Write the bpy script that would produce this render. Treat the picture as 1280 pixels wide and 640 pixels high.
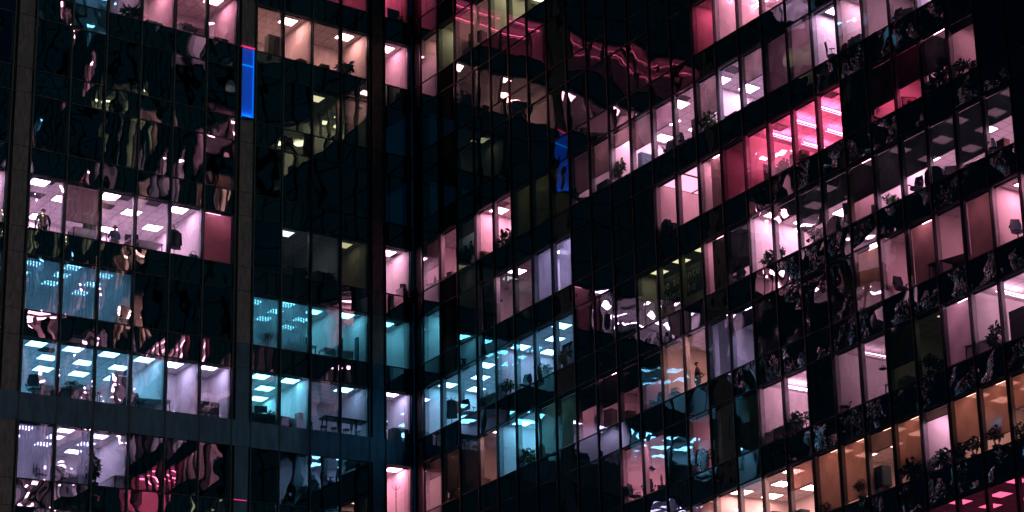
import bpy, bmesh, math, random
from mathutils import Vector, Matrix, Euler
R = math.radians
rng = random.Random(7)
scene = bpy.context.scene
C = scene.collection
for o in list(bpy.data.objects):
    bpy.data.objects.remove(o)

# ------------------------------------------------------------------ camera
cam_d = bpy.data.cameras.new("camera")
cam = bpy.data.objects.new("camera", cam_d)
C.objects.link(cam)
scene.camera = cam
RW = ((0.6163277398750637, -0.7760140725669034, -0.1339487821468514),
      (0.14789967930246628, 0.2811357189835637, -0.9482027169196585),
      (0.7734764391516546, 0.5645926555400127, 0.28804397474613674))
CAM = Vector((-55.0337, -99.1388, -48.7555))
rot = Matrix((RW[0], tuple(-v for v in RW[1]), tuple(-v for v in RW[2]))).transposed()
cam.matrix_world = Matrix.Translation(CAM) @ rot.to_4x4()
cam_d.sensor_width = 36.0
cam_d.lens = 2691.171 / 1280 * 36.0
cam_d.shift_x = (640 - 1700) / 1280
cam_d.shift_y = (470.04 - 320) / 1280
cam_d.clip_start = 0.5
cam_d.clip_end = 6000

# ------------------------------------------------------------------ world, added street fill lamp, exposure
world = bpy.data.worlds.new("World")
scene.world = world
world.use_nodes = True
nt = world.node_tree
bg = nt.nodes["Background"]
sky = nt.nodes.new("ShaderNodeTexSky")
sky.sky_type = 'NISHITA'
sky.sun_disc = False
sky.sun_elevation = R(28)
sky.sun_rotation = R(205)
night = nt.nodes.new("ShaderNodeVectorMath")
night.operation = 'MULTIPLY'
night.inputs[1].default_value = (0.04, 0.85, 1.50)      # the teal cast of the city's night sky
nt.links.new(sky.outputs[0], night.inputs[0])
nt.links.new(night.outputs[0], bg.inputs[0])
bg.inputs[1].default_value = 0.0013
street_fill_d = bpy.data.lights.new("moon", 'SUN')  # added fill lamp, stands in for street light on the left facade
street_fill_d.energy = 0.10
street_fill_d.angle = R(0.5)
street_fill_d.color = (0.86, 1.0, 0.90)
moon = bpy.data.objects.new("moon", street_fill_d)
C.objects.link(moon)
_d = Vector((-0.08, 0.9, -0.45)).normalized()
moon.rotation_euler = _d.to_track_quat('-Z', 'Y').to_euler()
moon.location = (-60, -110, 40)
scene.view_settings.view_transform = 'Standard'
scene.view_settings.look = 'None'
scene.view_settings.exposure = 0.35
scene.view_settings.gamma = 1.0
cy = scene.cycles
cy.max_bounces = 8
cy.diffuse_bounces = 3
cy.glossy_bounces = 4
cy.transmission_bounces = 4
cy.transparent_max_bounces = 20
cy.caustics_reflective = False
cy.caustics_refractive = False
cy.sample_clamp_indirect = 2.5
cy.use_denoising = True

# ------------------------------------------------------------------ dimensions
H = 3.9                       # storey height
HW = 2.67                     # window height
DZ = {'L': 0.0, 'R': 0.07}
ZG = CAM.z - 1.7              # street level
V0, BW = 0.855, 1.665         # right wing: first mullion, bay width
LW = [None, (0.14, 1.511), (2.354, 3.806), (3.806, 5.306), (5.306, 6.787), (6.787, 8.148),
      (9.043, 10.509), (10.509, 12.027), (12.027, 13.566), (13.566, 15.095), (15.095, 16.617), (16.617, 18.144),
      (19.05, 20.57), (20.57, 22.09), (22.09, 23.61), (23.61, 25.13), (25.13, 26.65), (26.65, 28.17),
      (29.07, 30.59), (30.59, 32.11)]
NR = 38
LCOLS = [(1.511, 2.354), (8.148, 9.043), (18.144, 19.05), (28.17, 29.07)]
FD = 0.27                     # depth of the window reveals
KTOP, KBOT = -8, 9


def win(w, n):
    """span of window n (counted from the corner, from 1) along the wing"""
    if w == 'L':
        return LW[n]
    return (V0 + (n - 1) * BW, V0 + n * BW)


def zhead(w, k):
    return -k * H + DZ[w]


def zsill(w, k):
    return -k * H + DZ[w] - HW


def P(w, s, d, z):
    return Vector((-s, d, z)) if w == 'L' else Vector((d, -s, z))


def project(p):
    q = Vector(p) - CAM
    c = [sum(r[i] * q[i] for i in range(3)) for r in RW]
    return 1700 + 2691.171 * c[0] / c[2], 470.04 + 2691.171 * c[1] / c[2]


# ------------------------------------------------------------------ materials
def mat(name):
    m = bpy.data.materials.new(name)
    m.use_nodes = True
    t = m.node_tree
    for n in list(t.nodes):
        t.nodes.remove(n)
    out = t.nodes.new("ShaderNodeOutputMaterial")
    return m, t, out


def N(t, typ, **kw):
    n = t.nodes.new(typ)
    for k, v in kw.items():
        setattr(n, k, v)
    return n


def math_node(t, op, a, b=None):
    n = N(t, "ShaderNodeMath", operation=op)
    for i, v in enumerate((a, b)):
        if v is None:
            continue
        if isinstance(v, (int, float)):
            n.inputs[i].default_value = v
        else:
            t.links.new(v, n.inputs[i])
    return n.outputs[0]


def surf(name, col, rough=0.6, noise=0.15, scale=6.0, metallic=0.0, spec=0.4, streak=0.0):
    """painted or coated surface with slight uneven tone"""
    m, t, out = mat(name)
    b = N(t, "ShaderNodeBsdfPrincipled")
    b.inputs["Roughness"].default_value = rough
    b.inputs["Metallic"].default_value = metallic
    b.inputs["Specular IOR Level"].default_value = spec
    tc = N(t, "ShaderNodeTexCoord")
    nz = N(t, "ShaderNodeTexNoise")
    nz.inputs["Scale"].default_value = scale
    nz.inputs["Detail"].default_value = 5
    if streak:
        mp = N(t, "ShaderNodeMapping")
        mp.inputs["Scale"].default_value = (1, 1, streak)
        t.links.new(tc.outputs["Object"], mp.inputs["Vector"])
        t.links.new(mp.outputs[0], nz.inputs["Vector"])
    else:
        t.links.new(tc.outputs["Object"], nz.inputs["Vector"])
    rp = N(t, "ShaderNodeMapRange")
    rp.inputs[1].default_value = 0.3
    rp.inputs[2].default_value = 0.7
    rp.inputs[3].default_value = 1 - noise
    rp.inputs[4].default_value = 1 + noise
    t.links.new(nz.outputs["Fac"], rp.inputs[0])
    mx = N(t, "ShaderNodeVectorMath", operation='SCALE')
    mx.inputs[0].default_value = col
    t.links.new(rp.outputs[0], mx.inputs["Scale"])
    t.links.new(mx.outputs[0], b.inputs["Base Color"])
    t.links.new(b.outputs[0], out.inputs[0])
    return m


def emis(name, col, strength):
    m, t, out = mat(name)
    e = N(t, "ShaderNodeEmission")
    e.inputs[0].default_value = (*col, 1)
    e.inputs[1].default_value = strength
    t.links.new(e.outputs[0], out.inputs[0])
    return m


def ceiling_mat(name, col):
    m, t, out = mat(name)
    b = N(t, "ShaderNodeBsdfPrincipled")
    b.inputs["Roughness"].default_value = 0.8
    tc = N(t, "ShaderNodeTexCoord")
    br = N(t, "ShaderNodeTexBrick")
    br.offset = 0.0
    br.inputs["Color1"].default_value = (*col, 1)
    br.inputs["Color2"].default_value = (*[c * 0.94 for c in col], 1)
    br.inputs["Mortar"].default_value = (*[c * 0.42 for c in col], 1)
    br.inputs["Scale"].default_value = 1.0
    br.inputs["Brick Width"].default_value = 0.6
    br.inputs["Row Height"].default_value = 0.6
    br.inputs["Mortar Size"].default_value = 0.018
    t.links.new(tc.outputs["Object"], br.inputs["Vector"])
    t.links.new(br.outputs["Color"], b.inputs["Base Color"])
    t.links.new(b.outputs[0], out.inputs[0])
    return m


def glass_mat(name, ripple=0.0, tint=(0.80, 0.84, 0.84), base=0.22, gain=0.9, opaque=False, bow=0.034):
    """coated curtain-wall glass: mirror-like coat over a clear (or black) sheet, each pane bowed a little"""
    m, t, out = mat(name)
    uv = N(t, "ShaderNodeUVMap", uv_map="pane")
    rn = N(t, "ShaderNodeUVMap", uv_map="rnd")
    sx = N(t, "ShaderNodeSeparateXYZ")
    sr = N(t, "ShaderNodeSeparateXYZ")
    t.links.new(uv.outputs[0], sx.inputs[0])
    t.links.new(rn.outputs[0], sr.inputs[0])
    cx = math_node(t, 'MULTIPLY', math_node(t, 'SUBTRACT', sr.outputs[0], 0.5), bow)
    cz = math_node(t, 'MULTIPLY', math_node(t, 'SUBTRACT', sr.outputs[1], 0.5), 0.017)
    xo = math_node(t, 'SUBTRACT', sx.outputs[0], math_node(t, 'MULTIPLY', math_node(t, 'SUBTRACT', sr.outputs[1], 0.5), 0.5))
    hx = math_node(t, 'MULTIPLY', math_node(t, 'MULTIPLY', xo, xo), cx)
    hz = math_node(t, 'MULTIPLY', math_node(t, 'MULTIPLY', sx.outputs[1], sx.outputs[1]), cz)
    vm = N(t, "ShaderNodeVectorMath", operation='MULTIPLY_ADD')
    vm.inputs[1].default_value = (37, 41, 0)
    t.links.new(rn.outputs[0], vm.inputs[0])
    t.links.new(uv.outputs[0], vm.inputs[2])
    nz = N(t, "ShaderNodeTexNoise")
    nz.inputs["Scale"].default_value = 0.85
    nz.inputs["Detail"].default_value = 1.0
    t.links.new(vm.outputs[0], nz.inputs["Vector"])
    h = math_node(t, 'ADD', math_node(t, 'ADD', hx, hz), math_node(t, 'MULTIPLY', nz.outputs["Fac"], 0.0065))
    if ripple:
        n2 = N(t, "ShaderNodeTexNoise")
        n2.inputs["Scale"].default_value = 3.6
        n2.inputs["Detail"].default_value = 2.0
        n2.inputs["Distortion"].default_value = 0.8
        t.links.new(vm.outputs[0], n2.inputs["Vector"])
        n3 = N(t, "ShaderNodeTexNoise")
        n3.inputs["Scale"].default_value = 0.7
        n3.inputs["Detail"].default_value = 1.0
        t.links.new(vm.outputs[0], n3.inputs["Vector"])
        mr = N(t, "ShaderNodeMapRange")
        mr.inputs[1].default_value = 0.50
        mr.inputs[2].default_value = 0.66
        t.links.new(n3.outputs["Fac"], mr.inputs[0])
        rip = math_node(t, 'MULTIPLY', math_node(t, 'MULTIPLY', n2.outputs["Fac"], ripple), mr.outputs[0])
        h = math_node(t, 'ADD', h, rip)
    bp = N(t, "ShaderNodeBump")
    bp.inputs["Strength"].default_value = 1.0
    bp.inputs["Distance"].default_value = 1.0
    t.links.new(h, bp.inputs["Height"])
    gl = N(t, "ShaderNodeBsdfGlossy")
    gl.inputs["Color"].default_value = (0.86, 0.92, 0.96, 1)
    gl.inputs["Roughness"].default_value = 0.0
    t.links.new(bp.outputs[0], gl.inputs["Normal"])
    if opaque:
        tr = N(t, "ShaderNodeBsdfDiffuse")
        tr.inputs[0].default_value = (0.010, 0.035, 0.042, 1)
    else:
        tr = N(t, "ShaderNodeBsdfTransparent")
        tr.inputs[0].default_value = (*tint, 1)
    fr = N(t, "ShaderNodeFresnel")
    fr.inputs[0].default_value = 1.5
    fac = math_node(t, 'ADD', math_node(t, 'MULTIPLY', fr.outputs[0], gain), base)
    mx = N(t, "ShaderNodeMixShader")
    t.links.new(fac, mx.inputs[0])
    t.links.new(tr.outputs[0], mx.inputs[1])
    t.links.new(gl.outputs[0], mx.inputs[2])
    t.links.new(mx.outputs[0], out.inputs[0])
    return m


def cloth_mat(name, col, clear=0.1, trans=0.6):
    """roller-blind or curtain cloth, lit through from the room behind"""
    m, t, out = mat(name)
    tc = N(t, "ShaderNodeTexCoord")
    nz = N(t, "ShaderNodeTexNoise")
    nz.inputs["Scale"].default_value = 1.2
    nz.inputs["Detail"].default_value = 4
    t.links.new(tc.outputs["Object"], nz.inputs["Vector"])
    rp = N(t, "ShaderNodeMapRange")
    rp.inputs[1].default_value = 0.3
    rp.inputs[2].default_value = 0.7
    rp.inputs[3].default_value = 0.85
    rp.inputs[4].default_value = 1.12
    t.links.new(nz.outputs["Fac"], rp.inputs[0])
    mx = N(t, "ShaderNodeVectorMath", operation='SCALE')
    mx.inputs[0].default_value = col
    t.links.new(rp.outputs[0], mx.inputs["Scale"])
    df = N(t, "ShaderNodeBsdfDiffuse")
    tl = N(t, "ShaderNodeBsdfTranslucent")
    tp = N(t, "ShaderNodeBsdfTransparent")
    t.links.new(mx.outputs[0], df.inputs[0])
    t.links.new(mx.outputs[0], tl.inputs[0])
    m1 = N(t, "ShaderNodeMixShader")
    m1.inputs[0].default_value = trans
    t.links.new(df.outputs[0], m1.inputs[1])
    t.links.new(tl.outputs[0], m1.inputs[2])
    m2 = N(t, "ShaderNodeMixShader")
    m2.inputs[0].default_value = clear
    t.links.new(m1.outputs[0], m2.inputs[1])
    t.links.new(tp.outputs[0], m2.inputs[2])
    t.links.new(m2.outputs[0], out.inputs[0])
    return m


M = {}
M['glass'] = glass_mat("coated window glass", bow=0.016)
M['glass_l'] = glass_mat("coated window glass of the left wing", base=0.29)
M['ripple_glass'] = glass_mat("rippled window glass", ripple=0.26, base=0.18, gain=0.8)
M['span'] = glass_mat("black spandrel glass", opaque=True, bow=0.016)
M['span_l'] = glass_mat("black spandrel glass of the left wing", opaque=True, base=0.26)
M['ripple_span'] = glass_mat("rippled black spandrel glass", ripple=0.26, opaque=True, base=0.22, gain=0.9)
M['dark'] = surf("dark anodised aluminium", (0.02, 0.05, 0.065), 0.45, 0.2, 3)
M['dark_r'] = surf("black anodised aluminium", (0.003, 0.006, 0.008), 0.4, 0.2, 3)
M['reveal'] = surf("grey aluminium reveal", (0.30, 0.31, 0.33), 0.5, 0.1, 3)
M['clad'] = surf("stone grey cladding", (0.21, 0.21, 0.20), 0.75, 0.30, 9, streak=0.25)
M['clad_dark'] = surf("slate metal cladding", (0.045, 0.15, 0.22), 0.6, 0.40, 3.0, streak=0.2)
M['seam'] = surf("black joint", (0.006, 0.007, 0.008), 0.8)
M['slab'] = surf("raw concrete", (0.10, 0.10, 0.10), 0.9)
M['ceil'] = ceiling_mat("white ceiling tiles", (0.80, 0.78, 0.80))
M['wall'] = surf("white plaster", (0.78, 0.74, 0.74), 0.85, 0.04, 2)
M['wall_pink'] = surf("rose plaster", (0.85, 0.50, 0.55), 0.85, 0.04, 2)
M['wall_peach'] = surf("peach plaster", (0.85, 0.62, 0.45), 0.85, 0.04, 2)
M['floor'] = surf("pale carpet", (0.55, 0.52, 0.54), 0.95, 0.15, 9)
M['b_brown'] = cloth_mat("brown blind cloth", (0.42, 0.35, 0.33), 0.05)
M['b_rose'] = cloth_mat("dusty rose blind cloth", (0.62, 0.53, 0.57), 0.06)
M['b_green'] = cloth_mat("dark green sun screen", (0.02, 0.036, 0.034), 0.07)
M['b_orange'] = cloth_mat("tan sun screen", (0.60, 0.43, 0.37), 0.24)
M['b_olive'] = cloth_mat("olive blind cloth", (0.30, 0.29, 0.20), 0.05)
M['b_dark'] = cloth_mat("dark mauve blind cloth", (0.10, 0.075, 0.085), 0.02, 0.22)
M['curtain'] = cloth_mat("pale curtain cloth", (0.62, 0.60, 0.66), 0.05)
M['slats'] = cloth_mat("pale vertical blind", (0.70, 0.72, 0.80), 0.04)
M['white'] = surf("white enamel", (0.75, 0.75, 0.75), 0.4, 0.05)
M['black'] = surf("black plastic", (0.012, 0.014, 0.016), 0.4, 0.2)
M['navy'] = surf("navy cloth", (0.012, 0.025, 0.035), 0.9, 0.2)
M['teal'] = surf("teal painted steel", (0.03, 0.10, 0.13), 0.5, 0.1)
M['wood'] = surf("dark wood", (0.07, 0.045, 0.03), 0.6, 0.3, 5)
M['card'] = surf("cardboard", (0.25, 0.17, 0.11), 0.9, 0.1)
M['leaf'] = surf("dark green leaves", (0.03, 0.075, 0.02), 0.4, 0.5, 8)
M['pot'] = surf("grey plant pot", (0.06, 0.06, 0.065), 0.6)
M['skin'] = surf("skin", (0.35, 0.20, 0.14), 0.6)
M['hair'] = surf("dark hair", (0.012, 0.01, 0.009), 0.6)
M['shirt'] = surf("dark teal shirt", (0.02, 0.05, 0.06), 0.9, 0.2)
M['jacket'] = surf("dark jacket cloth", (0.015, 0.014, 0.018), 0.9, 0.2)
M['coat'] = surf("dark olive coat cloth", (0.035, 0.035, 0.028), 0.95, 0.2)
M['coat_or'] = surf("orange coat lining", (0.45, 0.10, 0.04), 0.9, 0.2)
M['trousers'] = surf("dark trousers", (0.02, 0.02, 0.025), 0.9, 0.2)
M['vent'] = surf("dark vent metal", (0.05, 0.05, 0.055), 0.6)
M['sign_black'] = surf("black sign board", (0.006, 0.008, 0.008), 0.6)
M['sign_white'] = surf("pale vinyl lettering", (0.42, 0.45, 0.40), 0.7)
M['paper'] = surf("paper", (0.7, 0.66, 0.66), 0.8, 0.1)
M['red'] = surf("red paint", (0.5, 0.03, 0.04), 0.5)
M['asphalt'] = surf("asphalt", (0.05, 0.05, 0.052), 0.9, 0.2, 0.4)
M['screen'] = emis("lit blue screen", (0.35, 0.6, 1.0), 1.1)
M['blue_lo'] = emis("bright blue lamp", (0.0, 0.26, 0.9), 1.0)
M['blue_edge'] = emis("blue neon tube", (0.0, 0.16, 0.95), 1.0)
M['magenta'] = emis("magenta led", (1.0, 0.05, 0.22), 0.7)
M['blue_back'] = surf("blue glowing diffuser", (0.05, 0.35, 0.95), 0.7, 0.03)
_b = [n for n in M['blue_back'].node_tree.nodes if n.type == 'BSDF_PRINCIPLED'][0]
_b.inputs["Emission Color"].default_value = (0.0, 0.016, 0.20, 1)
_b.inputs["Emission Strength"].default_value = 1.0
M['led_floor'] = emis("blue led strip", (0.0, 0.30, 1.0), 22.0)

# light colours of the offices: (light colour, strength)
PAL = {'pink': (1.0, 0.33, 0.49), 'rose': (0.97, 0.44, 0.66), 'purp': (0.97, 0.53, 0.86), 'lav': (0.66, 0.54, 1.0),
       'cyan': (0.12, 0.54, 0.76), 'blue': (0.18, 0.52, 0.84), 'hot': (1.0, 0.105, 0.24), 'peach': (1.0, 0.42, 0.38),
       'orange': (1.0, 0.42, 0.33), 'olive': (0.60, 0.54, 0.30), 'grey': (0.50, 0.55, 0.60)}
GAIN = dict(pink=3.2, rose=3.0, purp=2.8, lav=2.2, cyan=1.8, blue=1.6, hot=2.0, peach=2.7, orange=0.85, olive=1.5, grey=1.5)


def lamp(pal, st):
    key = 'lamp_%s_%.2f' % (pal, st)
    if key not in M:
        M[key] = emis(key.replace('_', ' '), PAL[pal], st)
    return key


# ------------------------------------------------------------------ mesh builder
ORG = {}          # world origin of every object that can be a parent


class MB:
    def __init__(s):
        s.v, s.f, s.m, s.u, s.r, s.mats = [], [], [], [], [], []

    def mi(s, m):
        if m not in s.mats:
            s.mats.append(m)
        return s.mats.index(m)

    def face(s, pts, m, uv=None, rnd=(0.5, 0.5)):
        i = len(s.v)
        s.v += [Vector(p) for p in pts]
        s.f.append(tuple(range(i, i + len(pts))))
        s.m.append(s.mi(m))
        s.u.append(uv or [(0, 0)] * len(pts))
        s.r.append(rnd)

    def hexa(s, c, m):
        """8 corners: 4 bottom ring then 4 top ring"""
        i = len(s.v)
        s.v += [Vector(p) for p in c]
        mid = sum((Vector(p) for p in c), Vector()) / 8
        for q in ((0, 1, 2, 3), (4, 5, 6, 7), (0, 1, 5, 4), (1, 2, 6, 5), (2, 3, 7, 6), (3, 0, 4, 7)):
            a, b, d = (s.v[i + q[0]], s.v[i + q[1]], s.v[i + q[2]])
            ctr = sum((s.v[i + j] for j in q), Vector()) / 4
            if (b - a).cross(d - a).dot(ctr - mid) < 0:
                q = q[::-1]
            s.f.append(tuple(i + j for j in q))
            s.m.append(s.mi(m))
            s.u.append([(0, 0)] * 4)
            s.r.append((0.5, 0.5))

    def box(s, x0, x1, y0, y1, z0, z1, m):
        s.hexa([(x0, y0, z0), (x1, y0, z0), (x1, y1, z0), (x0, y1, z0), (x0, y0, z1), (x1, y0, z1), (x1, y1, z1), (x0, y1, z1)], m)

    def wbox(s, w, s0, s1, d0, d1, z0, z1, m):
        s.hexa([P(w, s0, d0, z0), P(w, s1, d0, z0), P(w, s1, d1, z0), P(w, s0, d1, z0),
                P(w, s0, d0, z1), P(w, s1, d0, z1), P(w, s1, d1, z1), P(w, s0, d1, z1)], m)

    def pane(s, w, s0, s1, z0, z1, d, m):
        a, b = (s1 - s0) / 2, (z1 - z0) / 2
        q = [(s0, z0, -a, -b), (s1, z0, a, -b), (s1, z1, a, b), (s0, z1, -a, b)]
        pts = [P(w, i[0], d, i[1]) for i in q]
        uv = [(i[2], i[3]) for i in q]
        out = Vector((0, -1, 0)) if w == 'L' else Vector((-1, 0, 0))
        if (pts[1] - pts[0]).cross(pts[2] - pts[0]).dot(out) < 0:
            pts, uv = pts[::-1], uv[::-1]
        s.face(pts, m, uv, (rng.random(), rng.random()))

    def tube(s, a, b, r0, r1, m, n=8):
        a, b = Vector(a), Vector(b)
        ax = (b - a).normalized()
        u = ax.orthogonal().normalized()
        v = ax.cross(u)
        ra = [a + (u * math.cos(2 * math.pi * i / n) + v * math.sin(2 * math.pi * i / n)) * r0 for i in range(n)]
        rb = [b + (u * math.cos(2 * math.pi * i / n) + v * math.sin(2 * math.pi * i / n)) * r1 for i in range(n)]
        for i in range(n):
            j = (i + 1) % n
            s.face([ra[i], ra[j], rb[j], rb[i]], m)
        s.face(ra[::-1], m)
        s.face(rb, m)

    def lathe(s, prof, m, c=(0, 0, 0), n=14):
        c = Vector(c)
        ring = lambda r, z: [c + Vector((r * math.cos(2 * math.pi * i / n), r * math.sin(2 * math.pi * i / n), z)) for i in range(n)]
        for (r0, z0), (r1, z1) in zip(prof, prof[1:]):
            a, b = ring(r0, z0), ring(r1, z1)
            for i in range(n):
                j = (i + 1) % n
                s.face([a[i], a[j], b[j], b[i]], m)

    def build(s, name, parent=None, origin=None, uvs=False):
        me = bpy.data.meshes.new(name)
        po = ORG.get(parent.name, Vector()) if parent else Vector()
        origin = po if origin is None else Vector(origin)
        me.from_pydata([tuple(v - origin) for v in s.v], [], s.f)
        for m in s.mats:
            me.materials.append(M[m])
        me.polygons.foreach_set("material_index", s.m)
        if uvs:
            ul = me.uv_layers.new(name="pane")
            rl = me.uv_layers.new(name="rnd")
            li = 0
            for u, r in zip(s.u, s.r):
                for q in u:
                    ul.data[li].uv = q
                    rl.data[li].uv = r
                    li += 1
        me.update()
        o = bpy.data.objects.new(name, me)
        C.objects.link(o)
        o.location = origin - po
        if parent:
            o.parent = parent
        ORG[o.name] = origin
        return o


def tag(o, label=None, cat=None, group=None, kind=None):
    for k, v in (('label', label), ('category', cat), ('group', group), ('kind', kind)):
        if v:
            o[k] = v
    return o


def empty(name, loc, rz=0.0):
    o = bpy.data.objects.new(name, None)
    C.objects.link(o)
    o.empty_display_size = 0.3
    o.location = loc
    o.rotation_euler = (0, 0, rz)
    return o


def copy_tree(o, parent=None):
    c = o.copy()
    C.objects.link(c)
    if parent is not None:
        c.parent = parent
    for ch in list(o.children):
        copy_tree(ch, c)
    return c


# ------------------------------------------------------------------ ground
g = MB()
g.face([(-3000, -3000, ZG), (3000, -3000, ZG), (3000, 3000, ZG), (-3000, 3000, ZG)], 'asphalt')
tag(g.build('ground'), kind='structure')

# ------------------------------------------------------------------ the two wings
wing = {}
wing['L'] = empty('office_wing', (-12, 6, ZG))
tag(wing['L'], 'left office wing of dark glass with pale clad columns and one broad grey band', 'office building')
wing['R'] = empty('office_wing', (6, -20, ZG))
tag(wing['R'], 'right office wing of closely spaced black mullions seen at a steep angle', 'office building')
for w in 'LR':
    ORG[wing[w].name] = wing[w].location.copy()
SMAX = {'L': LW[-1][1], 'R': V0 + NR * BW}
NW = {'L': len(LW) - 1, 'R': NR}

# what every window shows.  W[(wing, k, n)] = dict(blind=(material, from, to), kind='roller'|'slats'|'curtain')
W = {}


def blind(w, k, n, cloth, to=1.0, kind='roller', frm=0.0, part=(0.0, 1.0)):
    W[(w, k, n)] = dict(cloth=cloth, to=to, frm=frm, kind=kind, part=part)


# rooms: wing, k, first window, last window, light colour, lamp strength, layout, depth, wall material
ROOMS = []


def room(w, k, a, b, pal, st, lay='panel', D=None, wall='wall', **kw):
    ROOMS.append(dict(w=w, k=k, a=a, b=b, pal=pal, st=st, lay=lay, D=D or (6.2 if w == 'L' else 4.6), wall=wall, **kw))


# --- left wing
room('L', -3, 1, 1, 'hot', 7, 'tube', D=5)
room('L', -3, 2, 5, 'hot', 2.6, 'tube', D=5)
room('L', -3, 6, 11, 'hot', 1.0, 'tube', D=6)
room('L', -2, 1, 1, 'pink', 8, 'one', D=2.6)
room('L', -2, 2, 3, 'peach', 11, 'stag', D=2.8)
room('L', -2, 4, 5, 'peach', 10, 'stag', D=4.2)
room('L', -2, 6, 7, 'pink', 8, 'stag', D=3.4)
room('L', -2, 8, 8, 'pink', 8, 'one', D=3)
room('L', -2, 9, 9, 'purp', 3, 'one', D=5)
room('L', -1, 2, 3, 'olive', 1.1, 'one', D=3)
room('L', 1, 1, 1, 'rose', 8, 'stag', D=5)
room('L', 1, 2, 2, 'olive', 0.7, 'one', D=3)
room('L', 1, 3, 4, 'grey', 2.6, 'one', D=5)
room('L', 1, 6, 6, 'pink', 4.5, 'inner', D=1.5, wall='wall_pink')
room('L', 1, 7, 11, 'purp', 9, 'stag2', D=5.6)
room('L', 1, 12, 12, 'purp', 8, 'stag', D=5)
room('L', 2, 1, 1, 'cyan', 7, 'louvre1', D=4)
room('L', 2, 2, 2, 'cyan', 7, 'one', D=2.2)
room('L', 2, 3, 5, 'cyan', 7, 'louvre', D=5.2)
room('L', 2, 9, 11, 'blue', 5.5, 'louvre', D=5)
room('L', 2, 12, 12, 'cyan', 7, 'louvre', D=5)
room('L', 3, 1, 1, 'lav', 8, 'inner', D=2.8)
room('L', 3, 2, 3, 'blue', 8, 'stag', D=3.6, wall='wall_pink')
room('L', 3, 4, 5, 'cyan', 7.5, 'dense', D=6)
room('L', 3, 6, 6, 'lav', 8, 'inner', D=2.4)
room('L', 3, 7, 7, 'lav', 9, 'one', D=2.4)
room('L', 3, 8, 11, 'blue', 7.5, 'dense', D=6)
room('L', 3, 12, 12, 'blue', 7, 'dense', D=5)
room('L', 4, 1, 1, 'pink', 8, 'dense', D=5.5)
room('L', 4, 9, 11, 'lav', 6, 'louvre', D=5)
room('L', 4, 12, 14, 'lav', 5, 'stag', D=5)
room('L', 5, 6, 8, 'pink', 5, 'stag')
room('L', 6, 2, 8, 'blue', 5, 'stag')
# --- right wing
room('R', -2, 1, 1, 'peach', 3.0, 'one', D=3)
room('R', -2, 2, 2, 'olive', 5.0, 'one', D=3)
room('R', -2, 3, 4, 'peach', 6.0, 'one', D=2.6)
room('R', -2, 5, 7, 'olive', 4.0, 'stag', D=3)
room('R', -2, 8, 9, 'olive', 4, 'one', D=3, far=True)
room('R', -2, 11, 13, 'peach', 5, 'stag', D=3, far=True)
room('R', -3, 12, 14, 'pink', 5, 'stag', D=3, far=True)
room('R', -3, 16, 17, 'rose', 5, 'stag', D=3, far=True)
room('R', -4, 9, 11, 'olive', 4, 'stag', D=3, far=True)
room('R', -4, 13, 13, 'grey', 4, 'stag', D=3, far=True)
room('R', 0, 15, 15, 'hot', 5, 'one', D=3.5)
room('R', 0, 16, 19, 'pink', 8, 'tube')
room('R', 0, 20, 26, 'rose', 6, 'stag')
room('R', 1, 1, 2, 'pink', 9, 'one', D=4)
room('R', 1, 3, 3, 'grey', 1.2, 'one')
room('R', 1, 4, 5, 'pink', 8, 'stag', D=3.5)
room('R', 1, 6, 8, 'olive', 2.4, 'one', D=2.2)
room('R', 1, 9, 10, 'rose', 7, 'one', D=3.6)
room('R', 1, 11, 14, 'rose', 7.5, 'stag')
room('R', 1, 15, 17, 'purp', 8, 'stag')
room('R', 1, 18, 19, 'rose', 6, 'one', D=2.5)
room('R', 1, 20, 20, 'purp', 8, 'stag')
room('R', 1, 21, 21, 'rose', 8, 'one')
room('R', 1, 22, 23, 'rose', 8, 'one', D=3)
room('R', 1, 24, 27, 'purp', 6, 'stag')
room('R', 2, 1, 1, 'cyan', 7, 'one', D=3)
room('R', 2, 4, 6, 'rose', 5, 'inner', D=3.2)
room('R', 2, 7, 8, 'lav', 8, 'louvre')
room('R', 2, 13, 14, 'pink', 1.1, 'big')
room('R', 2, 15, 15, 'pink', 4, 'inner', D=2.5)
room('R', 2, 16, 16, 'hot', 7, 'spot', D=2.8)
room('R', 2, 17, 20, 'hot', 15, 'dtube')
room('R', 2, 22, 23, 'hot', 32, 'one', D=3.4)
room('R', 2, 24, 24, 'pink', 7, 'inner', D=4)
room('R', 2, 25, 25, 'pink', 9, 'spot', D=3)
room('R', 3, 1, 4, 'blue', 7, 'stag')
room('R', 3, 5, 8, 'blue', 7, 'stag', wall='wall_pink')
room('R', 3, 12, 14, 'olive', 0.9, 'front', D=3)
room('R', 3, 15, 15, 'pink', 3, 'inner', D=2)
room('R', 3, 16, 16, 'rose', 6, 'stag')
room('R', 3, 17, 20, 'rose', 7, 'stag')
room('R', 3, 21, 21, 'pink', 5, 'inner', D=2.5)
room('R', 3, 22, 26, 'rose', 7, 'stag')
room('R', 4, 1, 2, 'peach', 6, 'spot', D=3)
room('R', 4, 3, 4, 'peach', 4, 'inner', D=2.4)
room('R', 4, 5, 8, 'blue', 6, 'stag')
room('R', 4, 9, 11, 'pink', 7, 'inner', D=3.2)
room('R', 4, 12, 12, 'rose', 7, 'spot', D=4)
room('R', 4, 13, 14, 'peach', 13, 'one', D=2.6)
room('R', 4, 15, 16, 'lav', 9, 'inner', D=2.6)
room('R', 4, 21, 21, 'peach', 4.5, 'inner', D=2)
room('R', 4, 22, 23, 'pink', 8, 'inner', D=3.4)
room('R', 4, 24, 25, 'pink', 8, 'one', D=3.6)
room('R', 4, 26, 28, 'pink', 8, 'one', D=3.6)
room('R', 5, 11, 12, 'pink', 12, 'one', D=3)
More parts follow.
